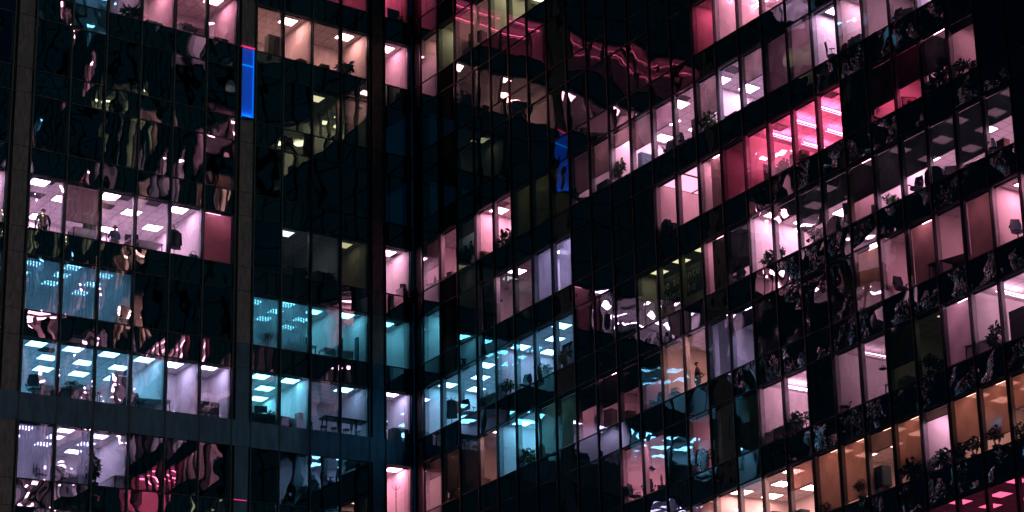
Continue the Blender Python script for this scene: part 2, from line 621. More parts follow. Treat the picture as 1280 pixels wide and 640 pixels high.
room('R', 5, 14, 14, 'pink', 3, 'none2', D=3)
room('R', 5, 15, 16, 'grey', 0.9, 'one', D=3)
room('R', 5, 17, 18, 'rose', 6, 'dtube')
room('R', 5, 20, 21, 'rose', 1.6, 'dtube')
room('R', 5, 22, 23, 'olive', 1.0, 'one')
room('R', 5, 24, 24, 'rose', 8, 'inner', D=2.0)
room('R', 5, 25, 27, 'rose', 5, 'dtube')
room('R', 6, 12, 14, 'orange', 7, 'stag', D=3.6)
room('R', 6, 15, 18, 'peach', 8, 'stag', D=4)
room('R', 6, 19, 22, 'orange', 7, 'dense2')
room('R', 6, 23, 23, 'rose', 6, 'one')
room('R', 6, 24, 27, 'orange', 7, 'dense2')
room('R', 7, 21, 28, 'hot', 0.8, 'stag', wall='slab')
room('R', 7, 12, 20, 'pink', 4, 'stag')

# blinds and curtains
blind('L', 1, 10, 'b_brown', 0.68)
blind('L', 1, 6, 'b_rose', 1.0)
for n in (9, 10, 11):
    blind('L', 2, n, 'slats', 1.0, 'slats')
for n in (4, 5):
    blind('L', 2, n, 'slats', 1.0, 'slats')
blind('L', 4, 11, 'slats', 1.0, 'slats')
blind('L', 4, 10, 'slats', 1.0, 'slats', part=(0.0, 0.25))
blind('R', 1, 1, 'b_brown', 0.55)
blind('R', 1, 3, 'b_brown', 0.28)
for n in (6, 7, 8):
    blind('R', 1, n, 'b_olive', 1.0)
blind('R', 1, 9, 'b_brown', 0.75)
blind('R', 1, 10, 'b_brown', 0.62)
blind('R', 1, 11, 'b_brown', 0.28)
blind('R', 1, 12, 'b_brown', 0.55)
blind('R', 1, 13, 'b_rose', 0.42)
blind('R', 1, 15, 'b_brown', 0.68)
blind('R', 1, 17, 'b_brown', 0.5)
blind('R', 1, 18, 'b_rose', 1.0)
blind('R', 1, 19, 'b_rose', 1.0)
blind('R', 2, 4, 'b_dark', 1.0, part=(0.0, 0.72))
blind('R', 2, 7, 'curtain', 1.0, 'curtain')
blind('R', 2, 8, 'curtain', 1.0, 'curtain')
blind('R', 2, 15, 'b_brown', 1.0, 'curtain', part=(0.25, 0.85))
blind('R', 2, 22, 'b_dark', 0.70)
blind('R', 2, 23, 'b_dark', 0.60)
blind('R', 2, 24, 'b_green', 0.62)
blind('R', 2, 25, 'b_green', 0.18)
blind('R', 3, 15, 'b_green', 1.0, part=(0.2, 0.85))
blind('R', 3, 16, 'b_green', 0.75)
blind('R', 3, 18, 'b_green', 0.30)
blind('R', 3, 19, 'b_green', 0.66)
blind('R', 3, 20, 'b_green', 0.48)
blind('R', 3, 21, 'b_green', 0.60)
blind('R', 3, 22, 'b_green', 0.68)
blind('R', 3, 23, 'b_green', 0.62)
blind('R', 3, 24, 'b_green', 0.55)
blind('R', 3, 25, 'b_green', 0.84)
blind('R', 3, 26, 'b_green', 0.48)
blind('R', 4, 1, 'b_brown', 0.35)
blind('R', 4, 2, 'b_olive', 0.75)
blind('R', 4, 3, 'b_olive', 1.0)
blind('R', 4, 7, 'b_olive', 1.0)
blind('R', 4, 8, 'b_olive', 0.9)
blind('R', 4, 9, 'b_dark', 0.42)
blind('R', 4, 10, 'b_dark', 0.55)
blind('R', 4, 11, 'b_dark', 0.45)
blind('R', 4, 12, 'b_dark', 0.5)
blind('R', 4, 15, 'curtain', 1.0, 'curtain', part=(0.2, 1.0))
blind('R', 4, 16, 'b_dark', 0.3)
blind('R', 4, 21, 'b_brown', 1.0)
blind('R', 4, 23, 'b_brown', 1.0, part=(0.0, 0.9))
blind('R', 4, 25, 'b_brown', 1.0, part=(0.0, 0.9))
blind('R', 5, 15, 'curtain', 1.0, 'curtain', part=(0.1, 1.0))
blind('R', 5, 16, 'b_olive', 1.0)
blind('R', 5, 22, 'b_olive', 0.6)
blind('R', 5, 24, 'b_rose', 1.0)
blind('R', 6, 14, 'b_orange', 0.8)
blind('R', 6, 18, 'b_orange', 0.38)
blind('R', 6, 19, 'b_orange', 0.93)
blind('R', 6, 20, 'b_orange', 0.9)
blind('R', 6, 21, 'b_brown', 0.3)
blind('R', 6, 22, 'b_orange', 0.76)
blind('R', 6, 23, 'b_olive', 0.16)
blind('R', 6, 24, 'b_orange', 0.68)
blind('R', 6, 25, 'b_orange', 0.78)
blind('R', 6, 26, 'b_orange', 0.5)

# storeys above and beside the picture: only ever met as reflections in the glass
_t = [('pink', 7), ('peach', 6), ('rose', 6), ('olive', 5), ('purp', 5), ('grey', 6), ('blue', 4), ('olive', 7)]
r2 = random.Random(21)
for k in range(KTOP, -2):
    n = 13 if k < -4 else 18
    while n < NR - 1:
        ln = r2.randint(1, 3)
        if r2.random() < 0.72:
            p_, s_ = r2.choice(_t)
            room('R', k, n, min(n + ln - 1, NR), p_, s_, 'stag', D=3.0, far=True)
        n += ln + (r2.random() < 0.3)
for k in (-2, -1):
    for a, b, p_ in ((19, 21, 'peach'), (23, 26, 'rose'), (28, 30, 'pink'), (32, 36, 'rose')):
        room('R', k, a, b, p_, 6, 'stag', D=3.2, far=True)
for k in (2, 3, 4, 5):
    room('R', k, 29, 31, ('rose', 'purp', 'pink', 'rose')[k - 2], 4, 'stag', D=3.2, far=True)
    room('R', k, 32 + k % 2, 36 + k % 3, ('purp', 'pink', 'rose', 'peach')[k - 2], 4, 'stag', D=3.2, far=True)
room('R', 1, 28, 33, 'rose', 4, 'stag', D=3.2, far=True)
room('R', 6, 28, 36, 'peach', 3, 'stag', D=3.2, far=True)
for k in range(KTOP, -3):
    n = 1
    while n < 18:
        ln = r2.randint(1, 4)
        if r2.random() < 0.35 and n > 7:
            p_, s_ = r2.choice(_t)
            room('L', k, n, min(n + ln - 1, 19), p_, s_, 'stag', D=3.0, far=True)
        n += ln
for k in (-2, -1, 0):
    for a, b, p_ in ((13, 15, 'pink'), (16, 19, 'rose')):
        if r2.random() < 0.7:
            room('L', k, a, b, p_, 6, 'stag', D=3.2, far=True)

# ---- shell of each wing: slabs, spandrels, mullions, columns
RIP = lambda w, k, n: w == 'R' and ((n >= 18 and k >= 3) or (k == 2 and n >= 20) or (k == 5 and n >= 14))
for w in 'LR':
    root = wing[w]
    s1 = SMAX[w]
    for k in range(KTOP, KBOT + 1):
        zt = zsill(w, k - 1)
        zb = zhead(w, k)
        sl = MB()
        sl.wbox(w, 0.0, s1, FD + 0.015, 9.0, zb + 0.09, zt - 0.11, 'slab')
        sl.build('floor_slab', root)
        bk = MB()
        bk.wbox(w, 0.0, s1, 0.04, FD, zb, zt, 'reveal')
        sp = MB()
        if w == 'L' and k == 4:
            cuts = sorted({0.06} | {a for ab in LW[1:] for a in ab})
            for a, b in zip(cuts, cuts[1:]):
                sp.wbox(w, a + 0.015, b - 0.015, -0.05, 0.02, zb - 0.03, zt + 0.03, 'clad_dark')
            sp.wbox(w, 0.06, s1, 0.021, 0.039, zb + 0.01, zt - 0.01, 'seam')
            sp.build('cladding_band', root)
        else:
            for n in range(1, NW[w] + 1):
                a, b = win(w, n)
                sp.pane(w, a, b, zb, zt, 0.02, 'ripple_span' if RIP(w, k, n) else 'span' if w == 'R' else 'span_l')
            sp.wbox(w, 0.02, s1, 0.022, 0.038, zb + 0.01, zt - 0.01, 'seam')
            sp.wbox(w, 0.02, s1, -0.015, 0.035, zb - 0.03, zb + 0.012, 'dark_r')
            sp.wbox(w, 0.02, s1, -0.015, 0.035, zt - 0.012, zt + 0.03, 'dark_r')
            sp.build('spandrel_band', root, uvs=True)
        bk.build('spandrel_lining', root)
    core = MB()
    core.wbox(w, 0.0, s1, 9.0, 9.4, ZG, -KTOP * H + 1, 'slab')
    core.wbox(w, 0.0, s1, FD + 0.02, 9.0, -KTOP * H + 1, -KTOP * H + 1.4, 'slab')
    core.wbox(w, s1 + 0.01, s1 + 0.3, 0.0, 9.0, ZG, -KTOP * H + 1, 'slab')
    core.build('core_wall', root)
    base = MB()
    base.wbox(w, 0.0, s1, 0.0, 9.0, ZG, zsill(w, KBOT) - 0.02, 'clad_dark')
    base.build('podium', root)
    zt, zb = -KTOP * H + 1, zsill(w, KBOT)
    if w == 'L':
        ms = sorted({a for ab in LW[1:] for a in ab})
        for a in ms:
            m = MB()
            m.wbox(w, a - 0.03, a + 0.03, -0.07, 0.018, zb, zt, 'dark')
            m.wbox(w, a - 0.045, a + 0.045, 0.023, FD + 0.012, zb, zt, 'reveal')
            m.build('mullion', root)
        for a, b in LCOLS:
            c = MB()
            c.wbox(w, a + 0.05, b - 0.05, 0.03, 0.6, zb, zt, 'seam')
            for k in range(KTOP, KBOT + 1):
                for z0, z1 in ((zsill(w, k) + 0.015, zhead(w, k) - 0.015), (zhead(w, k) + 0.015, zsill(w, k - 1) - 0.015)):
                    if k == 4 and z0 > zhead(w, k):
                        continue
                    x0, x1 = (a + 0.10, b - 0.17)
                    c.wbox(w, x0, x1, -0.035, 0.028, z0, z1, 'clad_dark' if k >= 3 and a < 9 else 'clad')
            c.build('column', root)
    else:
        for i in range(NR + 1):
            a = V0 + i * BW
            m = MB()
            m.wbox(w, a - 0.036, a + 0.036, -0.032, 0.018, zb, zt, 'dark_r')
            m.wbox(w, a - 0.042, a + 0.042, 0.023, FD + 0.012, zb, zt, 'reveal')
            m.build('mullion', root)
        c = MB()
        c.wbox(w, 0.02, V0 - 0.06, 0.02, 0.5, zb, zt, 'seam')
        c.build('corner_post', root)


# ---- windows
def add_pane(mb, w, k, n):
    a, b = win(w, n)
    mb.pane(w, a + 0.05, b - 0.05, zsill(w, k) + 0.03, zhead(w, k) - 0.03, 0.02,
            'ripple_glass' if (w == 'R' and k == 4 and 17 <= n <= 20) else 'glass' if w == 'R' else 'glass_l')


def add_frame(mb, w, k, n):
    a, b = win(w, n)
    z0, z1 = zsill(w, k), zhead(w, k)
    a, b = (a + 0.055, b - 0.055) if w == 'L' else (a + 0.043, b - 0.043)
    for x0, x1, y0, y1 in ((a, a + 0.03, z0 + 0.03, z1 - 0.03), (b - 0.03, b, z0 + 0.03, z1 - 0.03)):
        mb.wbox(w, x0, x1, 0.03, 0.075, y0, y1, 'dark')
    mb.wbox(w, a + 0.032, b - 0.032, 0.03, 0.075, z0 + 0.032, z0 + 0.06, 'dark')
    mb.wbox(w, a + 0.032, b - 0.032, 0.03, 0.075, z1 - 0.06, z1 - 0.032, 'dark')
    mb.wbox(w, a + 0.01, b - 0.01, FD - 0.06, FD - 0.005, z1 - 0.09, z1 - 0.004, 'dark')


def add_blind(mb, w, k, n):
    q = W[(w, k, n)]
    a, b = win(w, n)
    a, b = a + 0.07, b - 0.07
    a, b = a + (b - a) * q['part'][0], a + (b - a) * q['part'][1]
    z1 = zhead(w, k) - 0.095
    z0 = zhead(w, k) - HW * q['to'] + (0.02 if q['to'] >= 1 else 0)
    c = q['cloth']
    if q['kind'] == 'roller':
        d = FD + 0.016
        if q['part'] == (0.0, 1.0):
            a, b = a - 0.05, b + 0.05
        mb.wbox(w, a, b, d, d + 0.004, z0, z1, c)
        if q['to'] < 1:
            mb.wbox(w, a, b, d - 0.002, d + 0.026, z0 - 0.035, z0 - 0.002, 'dark')
    elif q['kind'] == 'slats':
        x = a
        th = R(52)
        while x < b - 0.05:
            dx, dd = 0.055 * math.cos(th), 0.055 * math.sin(th)
            cx, cd = x + 0.05, FD + 0.07
            mb.face([P(w, cx - dx, cd - dd, z0), P(w, cx + dx, cd + dd, z0), P(w, cx + dx, cd + dd, z1), P(w, cx - dx, cd - dd, z1)], c)
            x += 0.125
    else:
        n_ = 40
        prev = None
        for i in range(n_ + 1):
            x = a + (b - a) * i / n_
            d = FD + 0.09 + 0.035 * math.sin(i * 1.55) + 0.015 * math.sin(i * 0.6 + n)
            cur = (P(w, x, d, z0), P(w, x, d, z1))
            if prev:
                mb.face([prev[0], cur[0], cur[1], prev[1]], c)
            prev = cur


for w in 'LR':
    root = wing[w]
    cand = []
    for k in range(KTOP, KBOT + 1):
        for n in range(1, NW[w] + 1):
            a, b = win(w, n)
            pts = [project(P(w, s_, 0, z_)) for s_ in (a, b) for z_ in (zsill(w, k), zhead(w, k))]
            xs, ys = [p[0] for p in pts], [p[1] for p in pts]
            area = max(0, min(1280, max(xs)) - max(0, min(xs))) * max(0, min(640, max(ys) - 12) - max(0, min(ys) + 12))
            cand.append((area, k, n))
    cand.sort(reverse=True)
    rest = MB()
    for i, (area, k, n) in enumerate(cand):
        if i < 99 and area > 0:
            a, b = win(w, n)
            org = P(w, (a + b) / 2, 0, (zsill(w, k) + zhead(w, k)) / 2)
            f = MB()
            add_frame(f, w, k, n)
            f = f.build('window', root, org)
            p = MB()
            add_pane(p, w, k, n)
            p.build('pane', f, org, uvs=True)
            if (w, k, n) in W:
                bl = MB()
                add_blind(bl, w, k, n)
                bl.build({'roller': 'roller_blind', 'slats': 'vertical_blind', 'curtain': 'curtain'}[W[(w, k, n)]['kind']], f, org)
        else:
            add_frame(rest, w, k, n)
            add_pane(rest, w, k, n)
            if (w, k, n) in W:
                add_blind(rest, w, k, n)
    tag(rest.build('small_window', root, uvs=True), kind='stuff')

# ------------------------------------------------------------------ words for labels
ORD = ['zeroth', 'first', 'second', 'third', 'fourth', 'fifth', 'sixth', 'seventh', 'eighth', 'ninth', 'tenth', 'eleventh', 'twelfth',
       'thirteenth', 'fourteenth', 'fifteenth', 'sixteenth', 'seventeenth', 'eighteenth', 'nineteenth', 'twentieth',
       'twenty-first', 'twenty-second', 'twenty-third', 'twenty-fourth', 'twenty-fifth', 'twenty-sixth', 'twenty-seventh',
       'twenty-eighth', 'twenty-ninth', 'thirtieth', 'thirty-first', 'thirty-second']


def place(w, k, n):
    if k <= 3:
        st = ORD[4 - k] + ' storey over grey band'
    else:
        st = ORD[k - 3] + ' storey under grey band'
    return '%s wing, %s, %s window from corner' % ({'L': 'left', 'R': 'right'}[w], st, ORD[n])


def seen(w, p):
    """window through which the camera looks at point p, and the storey"""
    p = Vector(p)
    ax = 1 if w == 'L' else 0
    t = (0 - CAM[ax]) / (p[ax] - CAM[ax])
    q = CAM + (p - CAM) * t
    s_ = -q.x if w == 'L' else -q.y
    for n in range(1, NW[w] + 1):
        a, b = win(w, n)
        if a <= s_ < b or (w == 'L' and n < NW[w] and b <= s_ < win(w, n + 1)[0]):
            return n, q.z
    return None, q.z


# ------------------------------------------------------------------ rooms and their ceiling lights
PROTO = {}


def light_proto(kind, pal, st):
    key = (kind, pal, st)
    if key in PROTO:
        return PROTO[key]
    em = lamp(pal, st)
    f, d = MB(), MB()
    if kind in ('panel', 'louvre'):
        h = 0.37
        f.box(-h, h, -h, h, -0.012, -0.004, 'white')
        for x0, x1, y0, y1 in ((-h, h, -h, -h + 0.025), (-h, h, h - 0.025, h), (-h, -h + 0.025, -h + 0.026, h - 0.026), (h - 0.025, h, -h + 0.026, h - 0.026)):
            f.box(x0, x1, y0, y1, -0.055, -0.0125, 'white')
        i = h - 0.03
        if kind == 'panel':
            d.face([(-i, -i, -0.05), (-i, i, -0.05), (i, i, -0.05), (i, -i, -0.05)], em)
        else:
            for c in (-0.225, -0.075, 0.075, 0.225):
                for e in (-0.225, -0.075, 0.075, 0.225):
                    q = 0.052
                    d.face([(c - q, e - q, -0.05), (c - q, e + q, -0.05), (c + q, e + q, -0.05), (c + q, e - q, -0.05)], em)
            for c in (-0.15, 0, 0.15):
                f.box(c - 0.012, c + 0.012, -i, i, -0.056, -0.013, 'white')
    elif kind == 'tube':
        f.box(-0.75, 0.75, -0.05, 0.05, -0.30, -0.26, 'black')
        for x in (-0.6, 0.6):
            f.tube((x, 0, -0.004), (x, 0, -0.26), 0.008, 0.008, 'black', 6)
        for y in (-0.075, 0.075):
            d.tube((-0.72, y, -0.27), (0.72, y, -0.27), 0.026, 0.026, em, 8)
    elif kind == 'big':
        h = 0.80
        for x0, x1, y0, y1 in ((-h, h, -h, -h + 0.03), (-h, h, h - 0.03, h), (-h, -h + 0.03, -h + 0.031, h - 0.031), (h - 0.03, h, -h + 0.031, h - 0.031)):
            f.box(x0, x1, y0, y1, -0.05, -0.004, 'black')
        d.face([(-h + 0.03, -h + 0.03, -0.03), (-h + 0.03, h - 0.03, -0.03), (h - 0.03, h - 0.03, -0.03), (h - 0.03, -h + 0.03, -0.03)], em)
    else:
        f.lathe([(0.0, -0.004), (0.13, -0.004), (0.13, -0.03), (0.09, -0.035)], 'white')
        d.lathe([(0.095, -0.03), (0.0, -0.04)], em)
    PROTO[key] = [f, d, None]
    return PROTO[key]


LIGHT_NAME = {'panel': 'square ceiling light', 'louvre': 'square slotted ceiling light', 'tube': 'thin tube light', 'big': 'large glowing ceiling square', 'spot': 'small round downlight'}
used_labels = {}
DEPTHW = {0: 'outermost', 1: 'second-row', 2: 'innermost'}
nlights = 0


def add_light(r, kind, s_, d_, turn=0.0, di=0):
    global nlights
    w, k = r['w'], r['k']
    zc = zhead(w, k) + 0.085
    p = P(w, s_, d_, zc)
    pr = light_proto(kind, r['pal'], r['st'] * GAIN[r['pal']] * (1.5 if w == 'R' else 1.1) * {'tube': 1.2, 'big': 0.5, 'spot': 3.0}.get(kind, 1.0))
    rz = (0 if w == 'L' else -math.pi / 2) + turn
    n, qz = seen(w, p)
    if n is None:
        n = r['a']
    if pr[2] is None:
        root = empty('ceiling_light', p, rz)
        ORG[root.name] = Vector()
        pr[0].build('frame', root)
        pr[1].build('diffuser', root)
        pr[2] = root
    else:
        root = copy_tree(pr[2])
        root.location = p
        root.rotation_euler = (0, 0, rz)
    lab = '%s, %s' % (LIGHT_NAME[kind], place(w, k, n))
    c = used_labels.setdefault(lab, [])
    c.append(root)
    root['category'] = 'ceiling light'
    root['group'] = 'ceiling lights in the lit offices'
    nlights += 1


FAR = {w: MB() for w in 'LR'}


def shell_parts(r, fl, ce, wa):
    w, k = r['w'], r['k']
    sa, sb = win(w, r['a'])[0], win(w, r['b'])[1]
    zf, zc, D, f0 = zsill(w, k) - 0.09, zhead(w, k) + 0.08, r['D'], FD + 0.02
    fl.wbox(w, sa, sb, f0, D, zf - 0.015, zf, 'floor')
    ce.wbox(w, sa, sb, f0, D, zc, zc + 0.006, 'ceil')
    wm = r['wall']
    wa.wbox(w, sa + 0.001, sa + 0.05, f0, D, zf + 0.001, zc - 0.001, wm)
    wa.wbox(w, sb - 0.05, sb - 0.001, f0, D, zf + 0.001, zc - 0.001, wm)
    wa.wbox(w, sa + 0.051, sb - 0.051, D - 0.06, D, zf + 0.001, zc - 0.001, wm)


for r in ROOMS:
    w, k = r['w'], r['k']
    sa, sb = win(w, r['a'])[0], win(w, r['b'])[1]
    if r.get('far'):
        mb = FAR[w]
        shell_parts(r, mb, mb, mb)
        em = lamp(r['pal'], r['st'] * GAIN[r['pal']] * 2.5)
        zc = zhead(w, k) + 0.03
        for n in range(r['a'], r['b'] + 1):
            a, b = win(w, n)
            c = (a + b) / 2
            for d_ in ((0.8, 2.0) if n % 2 else (1.4,)):
                e_ = 0.26
                mb.face([P(w, c - e_, d_ - e_, zc), P(w, c + e_, d_ - e_, zc), P(w, c + e_, d_ + e_, zc), P(w, c - e_, d_ + e_, zc)], em)
            # furniture along the window and an upright now and then
            if n % 3:
                hgt = 0.5 + 0.5 * r2.random()
                mb.wbox(w, a + 0.2, b - 0.3 * r2.random() - 0.1, 0.4, 0.8, zsill(w, k) - 0.085, zsill(w, k) + hgt, 'black')
            if n % 4 == 1:
                mb.wbox(w, a + 0.1, b - 0.1, FD + 0.02, FD + 0.03, zhead(w, k) - HW * r2.uniform(0.3, 0.8), zhead(w, k), 'b_brown')
        continue
    fl, ce, wa = MB(), MB(), MB()
    shell_parts(r, fl, ce, wa)
    fl.build('floor', wing[w])
    ce.build('ceiling', wing[w])
    wa.build('inner_wall', wing[w])
    lay, D = r['lay'], r['D']
    mids = [sum(win(w, n)) / 2 for n in range(r['a'], r['b'] + 1)]
    if lay == 'stag' and w == 'R':
        for i, c in enumerate(mids):
            for di, d_ in enumerate((0.9, 2.45) if i % 2 == 0 else (1.65, 3.2)):
                if d_ < D - 0.5:
                    add_light(r, 'panel', c + 0.1 * (i % 3 - 1), d_, di=di)
    elif lay in ('stag', 'panel'):
        d1, d2 = (1.1, 3.1) if w == 'L' else (0.85, 2.2)
        for i, c in enumerate(mids):
            if i % 2 == 0:
                add_light(r, 'panel', c, d1, di=0)
                if len(mids) == 1 and D > 3:
                    add_light(r, 'panel', c, d2, di=1)
            elif D > d2 + 0.4:
                add_light(r, 'panel', c, d2, di=1)
    elif lay == 'stag2':
        for i, c in enumerate(mids):
            for di, d_ in enumerate((0.95, 3.6) if i % 2 == 0 else (2.3, 4.9)):
                add_light(r, 'panel', c, d_, di=di)
    elif lay == 'dense':
        for i, c in enumerate(mids):
            for di, d_ in enumerate((0.95, 2.5, 4.1)):
                add_light(r, 'panel', c + (0.25 if di == 1 else -0.2), d_, di=di)
    elif lay == 'dense2':
        for i, c in enumerate(mids):
            for di, d_ in enumerate((0.85, 2.1)):
                add_light(r, 'panel', c, d_, di=di)
    elif lay in ('louvre', 'louvre1'):
        for i, c in enumerate(mids):
            for di, d_ in enumerate((1.2, 2.5, 3.8) if i % 2 == 0 else (0.9, 2.0, 3.2)):
                if d_ < D - 0.4:
                    add_light(r, 'louvre', c, d_, di=di)
    elif lay == 'one':
        c = mids[len(mids) // 2]
        add_light(r, 'panel', c, min(1.2, D * 0.45), di=0)
        if len(mids) > 2:
            add_light(r, 'panel', mids[0], min(1.2, D * 0.45), di=0)
    elif lay == 'inner':
        # lamp close behind the lintel: hidden from the street, its light is not
        c = mids[len(mids) // 2]
        add_light(r, 'panel', c, 0.72, di=0)
    elif lay == 'front':  # lamps added close to the glass to brighten the sign's lettering
        for c in mids:
            add_light(r, 'panel', c, 0.62, di=0)
    elif lay == 'none2':
        add_light(r, 'panel', mids[0], D - 0.8, di=0)
    elif lay == 'tube':
        for c in mids:
            for di, d_ in enumerate((0.9, 2.2)):
                add_light(r, 'tube', c, d_, di=di)
    elif lay == 'dtube':
        for c in mids:
            for di, d_ in enumerate((1.25, 3.1)):
                add_light(r, 'tube', c + 0.25, d_, turn=math.pi / 2, di=di)
    elif lay == 'big':
        for i, c in enumerate(mids):
            for di, d_ in enumerate((1.2, 2.82)):
                add_light(r, 'big', c, d_, di=di)
    elif lay == 'spot':
        for i, c in enumerate(mids):
            for di, d_ in enumerate((0.9, 2.0)):
                add_light(r, 'spot', c + 0.2, d_, di=di)
for w in 'LR':
    tag(FAR[w].build('upper_storey_room', wing[w]), kind='stuff')
for lab, c in used_labels.items():
    ax = 1 if 'left wing' in lab else 0
    c.sort(key=lambda o: o.location[ax])
    names = {1: [''], 2: ['outer ', 'inner '], 3: ['outer ', 'middle ', 'inner ']}.get(len(c))
    for i, o in enumerate(c):
        o['label'] = ((names[i] if names else '') + lab)


# ------------------------------------------------------------------ furniture, plants, people behind the glass
def at(w, k, n, f, d):
    """a spot on the office floor, d metres behind the glass, met when looking through window n at fraction f (0 = corner side)"""
    a, b = win(w, n)
    F = P(w, a + (b - a) * f, 0, zsill(w, k))
    ax = 1 if w == 'L' else 0
    t = (d - CAM[ax]) / (F[ax] - CAM[ax])
    p = CAM + (F - CAM) * t
    return Vector((p.x, p.y, zsill(w, k) - 0.088))


def rzw(w, turn=0.0):
    return (0.0 if w == 'L' else -math.pi / 2) + R(turn)


KIND = {}


def thing(kind, w, k, n, f, d, desc, cat, group=None, turn=0.0, lift=0.0, size=1.0):
    """first of a kind is built with its parts, every later one is a copy"""
    if kind not in KIND:
        KIND[kind] = empty(kind[1], (0, 0, 0))
        ORG[KIND[kind].name] = Vector()
        BUILD[kind[0]](KIND[kind])
        o = KIND[kind]
    else:
        o = copy_tree(KIND[kind])
    p = at(w, k, n, f, d)
    o.location = p + Vector((0, 0, lift))
    o.rotation_euler = (0, 0, rzw(w, turn))
    o.scale = (size, size, size)
    tag(o, '%s, %s' % (desc, place(w, k, n)), cat, group)
    return o


def part(root, name, fn, *a):
    m = MB()
    fn(m, *a)
    return m.build(name, root)


def b_chair(root, m='navy'):
    def base(b):
        for i in range(5):
            t = 2 * math.pi * i / 5
            b.tube((0, 0, 0.10), (0.30 * math.cos(t), 0.30 * math.sin(t), 0.06), 0.028, 0.018, 'black', 6)
        b.tube((0, 0, 0.08), (0, 0, 0.44), 0.03, 0.03, 'black', 8)
    part(root, 'base', base)
    part(root, 'seat', lambda b: b.lathe([(0, 0.43), (0.20, 0.43), (0.26, 0.46), (0.25, 0.50), (0.0, 0.52)], m, n=16))

    def back(b):
        pr = None
        for i in range(7):
            z = 0.56 + 0.09 * i
            hw = 0.17 + 0.06 * math.sin(math.pi * min(1, (i + 0.7) / 6.2))
            y = 0.22 + 0.05 * (i / 6) ** 2
            cur = [(-hw, y - 0.03, z), (-hw * 0.5, y, z), (hw * 0.5, y, z), (hw, y - 0.03, z), (hw, y + 0.02, z), (hw * 0.5, y + 0.05, z), (-hw * 0.5, y + 0.05, z), (-hw, y + 0.02, z)]
            if pr:
                for j in range(8):
                    q = (j + 1) % 8
                    b.face([pr[j], pr[q], cur[q], cur[j]], m)
            else:
                b.face(cur[::-1], m)
            pr = cur
        b.face(pr, m)
        b.tube((0, 0.18, 0.46), (0, 0.27, 0.62), 0.022, 0.022, 'black', 6)
    part(root, 'backrest', back)
    for sx in (-1, 1):
        def arm(b):
            b.tube((sx * 0.24, 0.02, 0.47), (sx * 0.29, 0.04, 0.68), 0.016, 0.016, 'black', 6)
            b.box(sx * 0.29 - 0.03, sx * 0.29 + 0.03, -0.12, 0.14, 0.681, 0.71, 'black')
        part(root, 'armrest', arm)


def b_armchair(root):
    part(root, 'seat', lambda b: b.box(-0.34, 0.34, -0.34, 0.20, 0.20, 0.44, 'navy'))

    def back(b):
        pr = None
        for i in range(9):
            t = math.pi * i / 8
            x, z = -0.42 * math.cos(t), 0.45 + 0.46 * math.sin(t) ** 0.6
            cur = [(x, 0.21, z), (x, 0.38, z), (x, 0.38, 0.18), (x, 0.21, 0.18)]
            if pr:
                for j in range(4):
                    q = (j + 1) % 4
                    b.face([pr[j], pr[q], cur[q], cur[j]], 'navy')
            pr = cur
    part(root, 'backrest', back)
    for sx in (-1, 1):
        part(root, 'armrest', lambda b: b.box(sx * 0.41 - 0.065, sx * 0.41 + 0.065, -0.34, 0.208, 0.12, 0.62, 'navy'))
        for y in (-0.28, 0.30):
            part(root, 'leg', lambda b: b.tube((sx * 0.36, y, 0.118), (sx * 0.38, y, 0), 0.03, 0.02, 'wood', 6))


def b_desk(root, L=1.5, h=0.74, m='white', leg='black', D=0.7):
    part(root, 'desktop', lambda b: b.box(-L / 2, L / 2, -D / 2, D / 2, h - 0.035, h, m))
    for sx in (-1, 1):
        for sy in (-1, 1):
            part(root, 'leg', lambda b: b.tube((sx * (L / 2 - 0.06), sy * (D / 2 - 0.06), h - 0.036), (sx * (L / 2 - 0.03), sy * (D / 2 - 0.03), 0), 0.025, 0.02, leg, 6))
    part(root, 'modesty_panel', lambda b: b.box(-L / 2 + 0.1, L / 2 - 0.1, D / 2 - 0.05, D / 2 - 0.03, h - 0.38, h - 0.037, m))


def b_hightable(root):
    L, h = 1.7, 0.98
    part(root, 'tabletop', lambda b: b.box(-L / 2, L / 2, -0.3, 0.3, h - 0.09, h, 'black'))
    for sx in (-1, 1):
        for sy in (-1, 1):
            part(root, 'leg', lambda b: b.tube((sx * 0.70, sy * 0.22, h - 0.091), (sx * 0.80, sy * 0.27, 0), 0.035, 0.026, 'black', 6))


def b_stool(root):
    part(root, 'seat', lambda b: b.lathe([(0, 0.60), (0.17, 0.60), (0.18, 0.63), (0.16, 0.65), (0, 0.65)], 'black', n=14))
    for i in range(4):
        t = math.pi / 4 + math.pi / 2 * i
        part(root, 'leg', lambda b: b.tube((0.11 * math.cos(t), 0.11 * math.sin(t), 0.60), (0.19 * math.cos(t), 0.19 * math.sin(t), 0), 0.018, 0.014, 'black', 6))


def b_monitor(root):
    def scr(b):
        b.box(-0.28, 0.28, -0.02, 0.015, 0.14, 0.48, 'black')
        b.box(-0.20, 0.20, 0.0155, 0.04, 0.2, 0.42, 'black')
    part(root, 'screen', scr)
    part(root, 'stand', lambda b: (b.tube((0, 0.03, 0.012), (0, 0.03, 0.25), 0.02, 0.02, 'black', 8), b.box(-0.12, 0.12, -0.06, 0.11, 0, 0.012, 'black')))


def b_litmonitor(root):
    def scr(b):
        b.box(-0.36, 0.36, -0.02, 0.015, 0.12, 0.56, 'black')
    o = part(root, 'screen', scr)
    part(root, 'display', lambda b: b.face([(-0.34, -0.022, 0.14), (0.34, -0.022, 0.14), (0.34, -0.022, 0.54), (-0.34, -0.022, 0.54)], 'screen'))
    part(root, 'stand', lambda b: (b.tube((0, 0.03, 0.012), (0, 0.03, 0.25), 0.02, 0.02, 'black', 8), b.box(-0.12, 0.12, -0.06, 0.11, 0, 0.012, 'black')))


